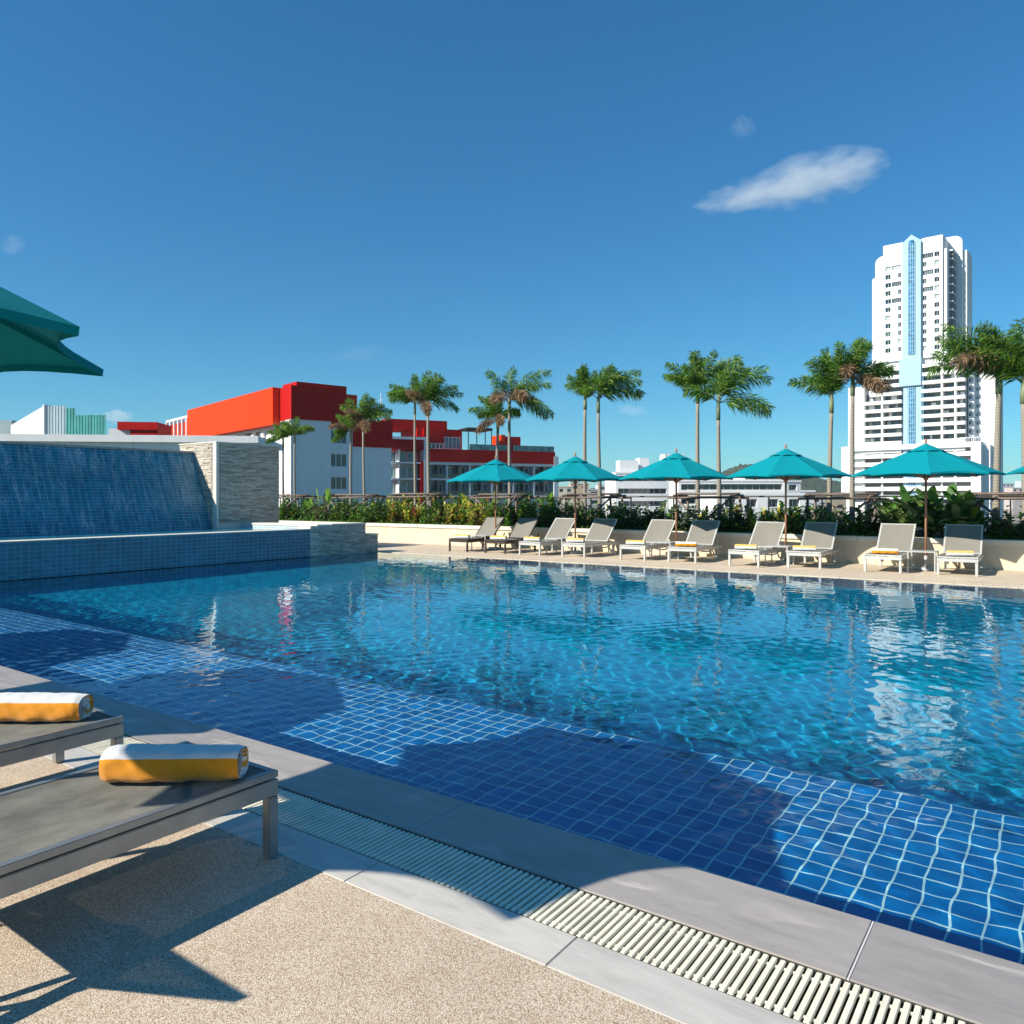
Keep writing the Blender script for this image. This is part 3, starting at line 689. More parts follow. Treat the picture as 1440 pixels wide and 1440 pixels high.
for (xa, xb, yt, m_) in ((x63, x63*.3+x105*.7, 129, 'sheet_a'), (x63*.3+x105*.7, x105, 126, 'sheet_b'), (x105, x147, 116, 'sheet_b')):
    b = Wd.mb(); n = int((xb-xa)/.12)
    for i in range(n): b.box(xa+i*.12, xa+i*.12+.117, .02+.03*(i % 2), .06+.03*(i % 2), 3, CAMZ+k*yt+random.uniform(-.03,.03))
    under(b, 'corrugated_sheet', M[m_], sh)
Wd = Wall(165, 90, 84); rr = empty('red_roof_house', Wd.p, label='small dark red roof structure left of the orange-red lit hotel side', cat='building')
b = Wd.mb(); b.box(0, Wd.s_(221), 0, 5, CAMZ+96*90/F_PX, CAMZ+107*90/F_PX); b.box(Wd.s_(182), Wd.s_(221), .2, 5, ZG, CAMZ+96*90/F_PX-.01); under(b, 'roof', M['red'], rr)
b = Wd.mb(); b.box(Wd.s_(150), Wd.s_(182)-.02, .6, 5, ZG, CAMZ+98*90/F_PX); under(b, 'wall', M['white'], rr)
Wd = Wall(-30, 75, 90); gh = tag(Wd.mb(), '', '') if False else None
b = Wd.mb(); b.box(0, Wd.s_(17), 0, 5, ZG, CAMZ+109*75/F_PX); tag(b.build('roof_house', M['sheet_a']), 'pale grey-green roof block at the left edge behind the cascade', 'building')

# ------------------------------------------------------------------ ground, town floor, hill, clouds
N = NT('town_ground'); co = N.coord(); N.base(N.ramp(N.noise(co, .02, 8, .65), [(.3, (.05,.075,.035)), (.5, (.10,.11,.07)), (.7, (.24,.22,.19))])); N.set(Roughness=.95)
b = MB(); b.quad((-3900,-3900,-15.5),(3900,-3900,-15.5),(3900,3900,-15.5),(-3900,3900,-15.5)); tag(b.build('ground', N.m), kind='structure')
N = NT('hill_forest'); co = N.coord(); v = N.noise(co, .09, 8, .7)
N.base(N.ramp(v, [(.35, (.018,.035,.02)), (.5, (.04,.07,.035)), (.65, (.075,.10,.05))])); N.set(Roughness=.95); N.bump(v, 1, 6)
def hill(prof, t0, depth, name='hill', seed=1):
    r_ = random.Random(seed); n = 160; p0, p1 = prof[0][0], prof[-1][0]; vs = []; fs = []
    rows = 14
    for j in range(rows):
        u = j/(rows-1); t = t0+depth*(u-.5)
        for i in range(n):
            px = p0+(p1-p0)*i/(n-1); y = np.interp(px, [p[0] for p in prof], [p[1] for p in prof])
            hgt = (700-y)*t0/F_PX+17; k_ = max(0, math.sin(math.pi*min(1, u*1.0)))**.8
            base = D(px, 700, t0); dirv = Vector((base.x, base.y, 0)).normalized(); pos = Vector((base.x, base.y, 0))+dirv*depth*(u-.5)
            nz = r_.uniform(-1, 1)*hgt*.035+math.sin(i*.35+j)*hgt*.02
            vs.append((pos.x, pos.y, -16+hgt*k_+nz*k_))
    for j in range(rows-1):
        for i in range(n-1): fs.append((j*n+i, j*n+i+1, (j+1)*n+i+1, (j+1)*n+i))
    b = MB(); b._add(vs, fs); b.sm = [True]*len(fs); return tag(b.build(name, N.m), kind='structure')
hill([(760,699),(800,692),(850,684),(900,685),(960,682),(1000,672),(1015,662),(1040,655),(1058,654),(1080,661),(1110,664),(1150,672),(1190,678),(1230,684),(1290,694),(1340,700)], 900, 500, seed=3)
hill([(-300,697),(100,690),(500,694),(760,692),(980,690),(1300,694),(1440,689),(1500,684),(1600,690),(1900,699)], 2400, 800, seed=5)

hz = MB(); hz.box(-4000, 4000, -4000, 4000, -17, 112); N = NT('haze'); N.n.remove(N.b); pv = N.node('ShaderNodeVolumePrincipled')
pv.inputs['Color'].default_value = (.80,.90,1,1); pv.inputs['Density'].default_value = .00010; N.link(pv.outputs[0], N.out.inputs['Volume']); tag(hz.build('haze', N.m), kind='stuff')
def cloud(px, py, t, sx, sy, sz, rot, dens, label, thr=.5, seed=0., taper=1.0, nsc=3.6):
    """a puff of vapour: ellipsoid domain, density thinned by noise"""
    me = bpy.data.meshes.new('cloud'); bm = bmesh.new(); bmesh.ops.create_icosphere(bm, subdivisions=3, radius=1); bm.to_mesh(me); bm.free()
    N = NT('cloud_vapour'); N.n.remove(N.b); co = N.coord(); pv = N.node('ShaderNodeVolumePrincipled')
    pv.inputs['Color'].default_value = (1,1,1,1); pv.inputs['Anisotropy'].default_value = .0
    nz = N.noise(N.mapping(co, (nsc, nsc*.6, nsc*.55), loc=(seed,seed*.7,0)), 1.0, 7, .62)
    wn = N.noise(N.mapping(co, (1.6,1.6,.9), loc=(seed*2,0,seed)), 1.0, 3, .55, 'Color'); va = N.node('ShaderNodeVectorMath', operation='SUBTRACT'); N.link(wn, va.inputs[0]); va.inputs[1].default_value = (.5,.5,.5)
    vm_ = N.node('ShaderNodeVectorMath', operation='MULTIPLY'); N.link(va.outputs[0], vm_.inputs[0]); vm_.inputs[1].default_value = (.5,.5,1.5)
    vb = N.node('ShaderNodeVectorMath', operation='ADD'); N.link(co, vb.inputs[0]); N.link(vm_.outputs[0], vb.inputs[1]); co = vb.outputs[0]
    ln = N.node('ShaderNodeVectorMath', operation='LENGTH'); N.link(co, ln.inputs[0])
    sp = N.node('ShaderNodeSeparateXYZ'); N.link(co, sp.inputs[0])
    fall = N.math('POWER', ln.outputs['Value'], 2.0)
    if taper != 1.0:  # thinner towards the left tip
        fall = N.math('ADD', fall, N.math('MULTIPLY', N.math('MAXIMUM', N.math('MULTIPLY', sp.outputs['X'], -1.0), 0.0), 0.0))
        q = N.math('DIVIDE', sp.outputs['Z'], N.math('ADD', N.math('MULTIPLY', sp.outputs['X'], .36), .62)); q2 = N.math('MULTIPLY', q, q)
        fall = N.math('ADD', N.math('MULTIPLY', N.math('POWER', N.math('ABSOLUTE', sp.outputs['X']), 3.0), .55), N.math('MULTIPLY', q2, .75))
    d_ = N.math('SUBTRACT', N.math('SUBTRACT', N.math('MULTIPLY', nz, 2.6), thr), fall)
    d_ = N.math('MULTIPLY', N.math('MINIMUM', N.math('MAXIMUM', d_, 0.0), .45), dens)
    N.link(d_, pv.inputs['Density']); N.link(pv.outputs[0], N.out.inputs['Volume']); me.materials.append(N.m)
    o = bpy.data.objects.new('cloud', me); COL.objects.link(o); o.location = D(px, py, t); o.scale = (sx, sy, sz)
    o.rotation_euler = Euler((0, -rot, YAW+math.atan((720-px)/F_PX)), 'XYZ')
    tag(o, label, 'cloud', 'small clouds in the blue sky')
k = 1500/F_PX
cloud(1104, 260, 1500, 138*k, 34*k, 44*k, R(7), .022, 'largest bright white cloud stretched like a feather left of the tower top', .78, 3.1, 2.0)
cloud(1044, 178, 1500, 20*k, 10*k, 22*k, R(40), .008, 'faint small wisp of cloud above the largest cloud', .5, 1.7)
cloud(888, 577, 1500, 26*k, 10*k, 9*k, R(-4), .02, 'flat faint cloud low beside the palm crown behind the second umbrella', .45, 5.0)
cloud(166, 586, 1500, 22*k, 10*k, 11*k, R(0), .05, 'little white cloud peeping over the red roof at left', .3, 8.0)
cloud(18, 345, 1500, 20*k, 10*k, 16*k, R(40), .012, 'faint wisp of cloud near the left edge above the near umbrella', .55, 9.2)
cloud(505, 498, 1500, 50*k, 10*k, 12*k, R(10), .005, 'barely visible streak of cloud above the red hotel palms', .5, 12.2)

# ------------------------------------------------------------------ umbrellas
def umbrella(name, loc, rz, rad, ze, zp, fab, wood_low=0.0, label='', group=None, ribm='wood', sc=.045):
    root = empty(name, loc, rz, label=label, cat='umbrella', group=group)
    n = 8; b = MB(); G_ = 8; rings = 7; tipc = [Vector((math.cos(2*math.pi*k/n)*rad, math.sin(2*math.pi*k/n)*rad, ze)) for k in range(n)]
    def P_(k, u, v):   # u 0..1 along the panel's edge, v 0 apex .. 1 hem
        a_, c_ = tipc[k], tipc[(k+1) % n]; h = a_.lerp(c_, u); s_ = 4*u*(1-u)
        r_ = Vector((h.x, h.y, 0)); r_ = r_*(1-sc*s_*v*v)
        z = zp+(ze-zp)*(v**1.06) - .035*s_*math.sin(math.pi*v)*.6 + .035*s_*v*v
        return Vector((r_.x*v, r_.y*v, z))
    for k in range(n):
        base = len(b.v); vs = [P_(k, i/G_, .06+.94*j/rings) for j in range(rings+1) for i in range(G_+1)]
        b.smooth = True
        fs = [(j*(G_+1)+i, (j+1)*(G_+1)+i, (j+1)*(G_+1)+i+1, j*(G_+1)+i+1) for j in range(rings) for i in range(G_)]
        b._add(vs, fs)
        hem = [P_(k, i/G_, 1.0) for i in range(G_+1)]; hem2 = [p+Vector((0,0,-.035))-Vector((p.x,p.y,0)).normalized()*.004 for p in hem]
        b._add(hem+hem2, [(i, i+1+0, G_+1+i+1, G_+1+i) for i in range(G_)])
    can = b.build('canopy', fab, root)
    b = MB(); b.smooth = True                                   # vent cap, held above the canopy
    rv = rad*.26
    for k in range(n):
        a0, a1 = 2*math.pi*k/n, 2*math.pi*(k+1)/n; zc = zp+(ze-zp)*.24+.03
        vs = [(0,0,zp+.05)]
        for v in (.5, 1.0):
            for i in range(5):
                a_ = a0+(a1-a0)*i/4; cc = math.cos(math.pi/n)/math.cos(a_-a0-math.pi/n)
                vs.append((math.cos(a_)*rv*v*cc, math.sin(a_)*rv*v*cc, zp+.05+(zc-zp-.075)*v+ (.02 if (v == 1 and 0 < i < 4) else 0)))
        b._add(vs, [(0, i+1, i+2) for i in range(4)]+[(1+i, 6+i, 7+i, 2+i) for i in range(4)])
    o = b.build('vent', fab, can)
    b = MB(); b.smooth = True; b.tube([(0,0,wood_low),(0,0,zp+.06)], .024, 12); b.build('pole', M['wood'], root)
    b = MB(); b.smooth = True; b.tube([(0,0,zp+.06),(0,0,zp+.085),(0,0,zp+.10),(0,0,zp+.13),(0,0,zp+.15)], [.012,.03,.022,.03,.004], 10); b.build('finial', M['wood'], root)
    b = MB(); b.smooth = True; b.tube([(0,0,ze-.12),(0,0,ze-.04)], .045, 12); b.tube([(0,0,zp-.12),(0,0,zp-.05)], .045, 12); b.build('hub', M['wood'], root)
    for k in range(n):
        d = tipc[k].normalized(); h = Vector((tipc[k].x, tipc[k].y, 0)).normalized()
        b = MB(); b.bar(Vector((0,0,zp-.085))+h*.03, Vector((tipc[k].x*.985, tipc[k].y*.985, ze-.012)), .018, .028)
        m_ = Vector((0,0,zp-.085)).lerp(Vector((tipc[k].x, tipc[k].y, ze-.012)), .5)-Vector((0,0,.012)); b.bar(Vector((0,0,ze-.08))+h*.04, m_, .014, .02); b.build('rib', M[ribm], root)
    b = MB(); b.smooth = True
    b.tube([(0,0,0),(0,0,.05),(0,0,.07)], [.24,.24,.2], 20); b.tube([(0,0,.07),(0,0,.32)], .034, 12); b.build('base', M['alu_far'], root)
    return root
ORD = ['first','second','third','fourth','fifth','sixth','seventh','eighth','ninth','tenth']
YP = 19.2
ux = [697, 809, 951, 1105, 1302]
uxs = [atY(p, YP).x for p in ux]; uxs.append(uxs[-1]+3.0)
ulab = ['turquoise umbrella standing before the red hotel wing, farthest from the camera', 'turquoise umbrella just right of the red hotel wing with pole by the fourth lounger',
 'turquoise umbrella between the fifth and sixth far loungers', 'turquoise umbrella just left of the white tower, between seventh and eighth loungers',
 'largest looking turquoise far umbrella, overlapping the base of the white tower', 'turquoise far umbrella of which only the left tip enters at the right edge']
for i, x in enumerate(uxs):
    umbrella('umbrella', (x, YP, 0), R([8, 20, 3, 14, 22, 10][i])+R(-12), 1.52, 2.11, 2.76, M['teal'], .0, ulab[i], 'turquoise umbrellas along the far side of the pool')
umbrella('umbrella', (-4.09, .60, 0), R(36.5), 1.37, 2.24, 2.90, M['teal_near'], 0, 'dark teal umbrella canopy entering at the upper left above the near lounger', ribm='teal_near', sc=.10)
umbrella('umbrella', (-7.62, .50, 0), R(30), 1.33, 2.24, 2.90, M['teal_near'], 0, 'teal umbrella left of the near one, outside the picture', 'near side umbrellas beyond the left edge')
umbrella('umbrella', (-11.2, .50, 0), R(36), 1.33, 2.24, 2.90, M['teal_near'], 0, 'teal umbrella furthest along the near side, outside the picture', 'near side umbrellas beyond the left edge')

# ------------------------------------------------------------------ loungers (origin at the middle of the foot end, body towards -y)
def lounger(metal, sling, wd=.72, ang=47, hinge=-1.18):
    root = empty('sun_lounger')
    h = .386; hw = wd/2; L = .86; a_ = R(ang)
    b = MB()
    for sx in (-1, 1): b.bbox(min(sx*hw, sx*(hw-.036)), max(sx*hw, sx*(hw-.036)), hinge-.02, 0, h-.030, h, .003)
    b.bbox(-hw+.037, hw-.037, -.036, -.0, h-.030, h-.001, .003); b.build('seat_frame', metal, root)
    b = MB()
    for sx in (-1, 1): b.bbox(min(sx*hw, sx*(hw-.03)), max(sx*hw, sx*(hw-.03)), -1.95, 0, h-.108, h-.038, .003)
    b.bbox(-hw+.031, hw-.031, -.03, -.002, h-.106, h-.040, .003); b.bbox(-hw+.031, hw-.031, -1.95, -1.92, h-.106, h-.040, .003); b.bbox(-hw+.031, hw-.031, -1.2, -1.165, h-.106, h-.040, .003)
    b.build('lower_frame', metal, root)
    for sx in (-1, 1):
        b = MB(); b.bbox(min(sx*hw, sx*(hw-.05)), max(sx*hw, sx*(hw-.05)), -.05, 0, .006, h-.112, .004); b.mat = 0; b.box(min(sx*(hw-.005), sx*(hw-.045)), max(sx*(hw-.005), sx*(hw-.045)), -.045, -.005, 0, .006); b.build('leg', metal, root)
        b = MB(); b.bbox(min(sx*hw, sx*(hw-.05)), max(sx*hw, sx*(hw-.05)), -1.62, -1.57, 0, h-.112, .004); b.build('leg', metal, root)
    for sx in (-1, 1):                                # bent flat stay carrying the back
        b = MB(); p = []
        for i in range(11):
            t = i/10; p.append((sx*(hw-.065), -1.30-.55*t-.05*math.sin(math.pi*t), h-.06-.30*math.sin(math.pi*t)*.95+.16*t))
        for i in range(10): b.bar(p[i], Vector(p[i+1])+(Vector(p[i+1])-Vector(p[i]))*.15, .018, .030, up=(1,0,0))
        b.build('back_stay', metal, root)
    for yy_, zz_, dp_ in ((-1.47, .40, .22),):
        b = MB(); b.smooth = True; b.tube([((hw-.04)*math.cos(math.pi*i/16), yy_-dp_*.8*math.sin(math.pi*i/16), zz_-dp_*math.sin(math.pi*i/16)) for i in range(17)], .017, 8); b.build('curved_crossbar', metal, root)
    # seat sling: slightly sagging sheet
    def sheet(pf, nx_, ny_, th):
        b = MB(); b.smooth = True; vs = [pf(i/nx_, j/ny_) for j in range(ny_+1) for i in range(nx_+1)]
        b._add(vs, [(j*(nx_+1)+i, j*(nx_+1)+i+1, (j+1)*(nx_+1)+i+1, (j+1)*(nx_+1)+i) for j in range(ny_) for i in range(nx_)])
        vs2 = [Vector(v)-Vector((0,0,th)) for v in vs]; b._add(vs2, [((j+1)*(nx_+1)+i, (j+1)*(nx_+1)+i+1, j*(nx_+1)+i+1, j*(nx_+1)+i) for j in range(ny_) for i in range(nx_)]); return b
    iw = hw-.034
    b = sheet(lambda u, v: Vector((-iw+2*iw*u, -.03+(hinge+.03)*v, h-.004-.016*math.sin(math.pi*u)*min(1, 4*v+.25))), 12, 16, .003); b.build('sling', sling, root)
    # backrest
    d = Vector((0, -math.cos(a_), math.sin(a_))); up = Vector((0, math.sin(a_), math.cos(a_))); o_ = Vector((0, hinge-.03, h-.012))
    b = MB()
    for sx in (-1, 1): b.bar(o_+Vector((sx*(hw-.018), 0, 0)), o_+Vector((sx*(hw-.018), 0, 0))+d*L, .036, .030, up=up)
    b.bar(o_+d*(L-.018)+Vector((-hw+.037,0,0)), o_+d*(L-.018)+Vector((hw-.037,0,0)), .030, .030, up=up); b.bar(o_+d*.02+Vector((-hw+.037,0,0)), o_+d*.02+Vector((hw-.037,0,0)), .030, .030, up=up)
    b.build('back_frame', metal, root)
    b = sheet(lambda u, v: o_+Vector((-iw+2*iw*u, 0, 0))+d*(.01+(L-.02)*v)+up*(.012-.018*math.sin(math.pi*u)*math.sin(math.pi*(.15+.8*v))), 12, 10, .003); b.build('back_sling', sling, root)
    return root
def place(o, x, y, rz): o.location = (x, y, 0); o.rotation_euler = (0, 0, rz)
# near pair: foot end faces the pool (+y)
l1 = lounger(M['alu'], M['sling'], .72, 47, -1.38); place(l1, -3.20, 2.20, R(.0)); tag(l1, 'nearest grey metal lounger with dark mesh seat and orange-white towel', 'sun lounger', 'near side sun loungers')
l2 = copy_tree(l1); place(l2, -4.60, 2.24, R(.6)); tag(l2, 'grey metal lounger at the left edge, behind the nearest lounger', 'sun lounger', 'near side sun loungers')
# far row: foot end faces the pool (-y), so turned half round
feet = [(630.5,657.5),(681.4,710.6),(729.7,759.3),(789.3,822.5),(871.2,907.3),(939,978.6),(1024,1067.6),(1107.4,1153.9),(1215.7,1266.7),(1317.8,1374.7)]
fy = [17.72,17.78,17.72,17.86,17.9,17.92,17.72,18.05,17.98,18.2]
frz = [R(180+q) for q in (-2, 1, -3, -1, -2, 2, -3, 1.5, -1, 1)]
proto = lounger(M['alu_far'], M['sling_far'], .74, 46); protod = lounger(M['bronze'], M['sling_far'], .74, 46)
ldesc = ['dark bronze framed lounger, leftmost of the far row before the cream wall', 'dark bronze framed lounger, second of the far row under the leftmost umbrella',
 'silver framed lounger beside the second dark one in the far row', 'silver framed lounger at the foot of the second umbrella pole', 'silver lounger left of the third umbrella pole in the far row',
 'silver lounger right of the third umbrella pole holding a white-topped towel', 'silver lounger left of the fourth umbrella pole with pale yellow towel', 'silver lounger right of the fourth umbrella pole with shaded backrest top',
 'silver lounger left of the fifth umbrella pole holding a white-topped towel', 'rightmost silver lounger of the far row, beside the fifth umbrella pole']
lx = []
for i, ((a_, c_), y) in enumerate(zip(feet, fy)):
    x = (atY(a_, y).x+atY(c_, y).x)/2; lx.append(x)
    src = protod if i < 2 else proto
    o = src if i in (0, 2) else copy_tree(src)
    place(o, x, y, frz[i]); tag(o, ldesc[i], 'sun lounger', 'sun loungers in the far row')

# ------------------------------------------------------------------ rolled towels
def towel_mats(hi):
    def mk(name, c):
        N = NT(name); co = N.coord(); n = N.noise(co, 40, 4, .7)
        N.base(N.ramp(n, [(.3, tuple(x*.85 for x in c)), (.7, c)])); N.set(Roughness=.95, Specular_IOR_Level=.1, Sheen_Weight=.5)
        N.bump(N.noise(co, 300, 3, .8), .7, .005); return N.m
    return [mk('white_terry', (.80,.80,.79)), mk('orange_terry', hi)]
TM = towel_mats((.88,.33,.006)); TF = towel_mats((.90,.50,.10))
def towel(bands, mats, ln=.60, r=.074, seed=0):
    """roll lying along x; bands = list of (angle0, angle1, material) round the roll, 0 = +y side, 90 = up"""
    r_ = random.Random(seed); b = MB(); b.smooth = True; na, nl = 56, 60; ph = [r_.uniform(0, 6.28) for _ in range(6)]
    def rad(a_, x):
        sq = (abs(math.cos(a_))**3.2+abs(math.sin(a_))**3.2)**(-1/3.2)
        e = 1-.10*max(0, abs(x/ln*2)-.90)/.10
        return r*(.92*sq+.06)*e*(1+.035*math.sin(2*a_+ph[0]+x*8)+.022*math.sin(6*x*6.28+ph[1]+2*a_)+.016*math.sin(x*41+5*a_+ph[2])+.010*math.sin(x*83-3*a_+ph[4]))
    vs = []
    for j in range(nl+1):
        x = -ln/2+ln*j/nl
        for i in range(na):
            a_ = 2*math.pi*i/na; q = rad(a_, x); sy = math.cos(a_)*q*1.08; sz = math.sin(a_)*q*.94+r*.93
            vs.append((x, sy, max(sz, .004)))
    base = len(b.v); b.v += [tuple(v) for v in vs]
    for j in range(nl):
        for i in range(na):
            am = math.degrees(2*math.pi*(i+.5)/na) % 360; mi = 0
            for a0, a1, m_ in bands:
                if (a0 <= am < a1) or (a0 > a1 and (am >= a0 or am < a1)): mi = m_
            b.f.append([j*na+i, j*na+(i+1) % na, (j+1)*na+(i+1) % na, (j+1)*na+i]); b.mi.append(mi); b.sm.append(True)
    # rolled ends: spiral layers
    for sg in (-1, 1):
        x = sg*ln/2; turns = 3.2; steps = 70; prev = None
        for st in range(steps+1):
            t = st/steps; a_ = t*turns*2*math.pi+ph[3]; q = rad(a_, x)*(.14+.84*t); q2 = max(.0, q-rad(a_, x)*.24)
            xo = x+sg*(.010 if int(t*turns*2) % 2 else .002)*(1-t*.6)
            cur = ((xo, math.cos(a_)*q*1.08, math.sin(a_)*q*.94+r*.93), (xo-sg*.012, math.cos(a_)*q2*1.08, math.sin(a_)*q2*.94+r*.93))
            if prev: b.mat = 1 if (st//9) % 3 == 1 else 0; b._add([prev[0], cur[0], cur[1], prev[1]], [(0,1,2,3)])
            prev = cur
        b.mat = 0; n0 = 24; b._add([(x-sg*.008, math.cos(6.283*i/n0)*r*.94, math.sin(6.283*i/n0)*r*.84+r*.93) for i in range(n0)], [tuple(range(n0))])
    # loose hem ridge
    b.mat = 0
    for (ay,) in ((-62,),):
        pts = []
        for j in range(nl+1):
            x = -ln/2+ln*j/nl; a_ = R(ay); q = rad(a_, x)*1.015; pts.append((x*.995, math.cos(a_)*q*1.08, max(.006, math.sin(a_)*q*.94+r*.93)))
        b.tube(pts, .0045, 6)
    return b
# near: seen from the -y side: white top, orange side
bn = [(150, 236, 1)]
t1 = towel(bn, TM, .585, .076, 1).build('rolled_towel', TM); t1.location = (-3.135, 1.885, .3775); t1.rotation_euler = (R(-2)*0, 0, R(36.5))
tag(t1, 'rolled orange and white towel on the nearest lounger', 'towel', 'rolled towels on the near loungers')
t2 = towel([(145, 232, 1)], TM, .60, .076, 2).build('rolled_towel', TM); t2.location = (-4.615, 1.93, .3775); t2.rotation_euler = (0, 0, R(35)); 
tag(t2, 'rolled orange and white towel cut by the left edge of the photo', 'towel', 'rolled towels on the near loungers')
ta = towel([(55, 165, 1)], TF, .50, .062, 3).build('rolled_towel', TF); tb2 = towel([(165, 250, 1)], TM, .52, .064, 4).build('rolled_towel', TM)
# towel a: yellow above, white facing the pool; towel b: white above, orange facing the pool
tdesc = ['on the leftmost dark lounger', 'on the second dark lounger', 'on the lounger left of the second umbrella pole', 'at the foot of the second umbrella pole', 'on the lounger left of the third umbrella pole',
 'right of the third umbrella pole', 'on the lounger left of the fourth umbrella pole', 'right of the fourth umbrella pole', 'left of the fifth umbrella pole', 'on the rightmost lounger']
tpx = [645, 701, 747, 809, 894, 965, 1049, 1131, 1244, 1350]; used = {}
for i, (x, y) in enumerate(zip(lx, fy)):
    src = tb2 if i in (5, 8) else ta
    if src in used: o = src.copy(); COL.objects.link(o)
    else: o = src; used[src] = 1
    yy = y+.42; o.location = (atY(tpx[i], yy).x, yy, .378); o.rotation_euler = (0, 0, R([8, 12, 6, 14, 10, 16, 12, 18, 14, 20][i]))
    o.location.x = min(max(o.location.x, x-.18), x+.18)
    tag(o, ('rolled white towel with orange side ' if i in (5, 8) else 'rolled white towel with pale yellow top ')+tdesc[i], 'towel', 'rolled towels on the far loungers')

# ------------------------------------------------------------------ side tables round the umbrella poles
tab = empty('side_table'); hh = .46
b = MB(); b.bbox(-.27,.27,-.27,.27,hh-.022,hh,.004); b.build('table_top', M['alu_far'], tab)
for sx in (-1,1):
    for sy in (-1,1): b = MB(); b.box(sx*.255-.012, sx*.255+.012, sy*.255-.012, sy*.255+.012, 0, hh-.023); b.build('leg', M['alu_far'], tab)
tdx = [(680,'between the two dark loungers'),(786,'between the third and fourth far loungers'),(935,'between the fifth and sixth far loungers'),(1096,'between the seventh and eighth far loungers'),(1298,'between the two rightmost loungers')]
for i, (px, w_) in enumerate(tdx):
    o = tab if i == 0 else copy_tree(tab); yy = 18.62; o.location = (atY(px, yy).x, yy, 0); 
    tag(o, 'small pale square side table '+w_, 'side table', 'side tables between the far loungers')

# a few stray belongings and wear seen close up: hairline joints of the deck
b = MB()
for xj in (-6.4, -4.0, 1.4): b.box(xj, xj+.005, -9, 2.211, -.01, .0012)
b.box(-30, 9, -1.6, -1.595, -.01, .0012)
tag(b.build('deck_joint', M['dark']), kind='structure')
# ------------------------------------------------------------------ planting
LM = dict(
 dkgreen=leaf_mat('dark_green_leaf', (.06,.15,.03), tr=.45), green=leaf_mat('green_leaf', (.12,.27,.035)), bright=leaf_mat('bright_green_leaf', (.17,.36,.035), tr=.45),
 yellow=leaf_mat('yellow_green_leaf', (.60,.58,.08), (.28,.38,.04)), red=leaf_mat('red_leaf', (.34,.08,.04), (.15,.05,.03)), pale=leaf_mat('pale_olive_leaf', (.26,.33,.12), (.12,.18,.06)),
 petal=leaf_mat('white_petal', (.78,.76,.70), (.6,.6,.5), tr=.3), dead=leaf_mat('dry_brown_frond', (.30,.19,.11), (.14,.09,.05), rough=.8), palm=leaf_mat('palm_leaflet', (.12,.25,.03), (.045,.11,.02), tr=.42), palmlt=leaf_mat('pale_palm_leaflet', (.30,.42,.08), (.14,.24,.045), tr=.5))
M['twig'] = wood_mat('twig_bark', (.13,.095,.06)); M['shaft'] = plain('green_crownshaft', (.19,.22,.11), .55, vary=.2)
N = NT('palm_bark'); co = N.coord(); sp = N.node('ShaderNodeSeparateXYZ'); N.link(co, sp.inputs[0])
rg = N.node('ShaderNodeTexWave', wave_type='BANDS', bands_direction='Z'); N.link(co, rg.inputs[0]); rg.inputs['Scale'].default_value = 4.5; rg.inputs['Distortion'].default_value = 2.5
N.base(N.mix(N.math('MULTIPLY', N.noise(co, 9, 5), .8), N.ramp(rg.outputs['Fac'], [(.1, (.20,.17,.14)), (.35, (.30,.265,.225))]), (.26,.235,.18))); N.set(Roughness=.8); N.bump(rg.outputs['Fac'], .4, .01); M['bark'] = N.m

def leaf(b, p, d, ln, wd, droop=.25, fold=.15, side=None):
    """one pointed blade: 5 points along, bent downward"""
    d = d.normalized(); sd_ = side or d.cross(Vector((0,0,1)))
    if sd_.length < .05: sd_ = Vector((1,0,0))
    sd_ = sd_.normalized(); up = sd_.cross(d).normalized(); q = p.copy(); vs = []
    prof = (.25, .9, 1.0, .65)
    for i in range(4):
        t = i/4
        c_ = p+d*ln*t-Vector((0,0,1))*droop*ln*t*t
        vs += [c_-sd_*wd/2*prof[i]+up*fold*wd, c_+sd_*wd/2*prof[i]+up*fold*wd]
    vs.append(p+d*ln-Vector((0,0,1))*droop*ln)
    b._add(vs, [(0,1,3,2),(2,3,5,4),(4,5,7,6),(6,7,8)])
def rdir(r_, elmin, elmax):
    a_ = r_.uniform(0, 2*math.pi); e = R(r_.uniform(elmin, elmax)); return Vector((math.cos(a_)*math.cos(e), math.sin(a_)*math.cos(e), math.sin(e)))
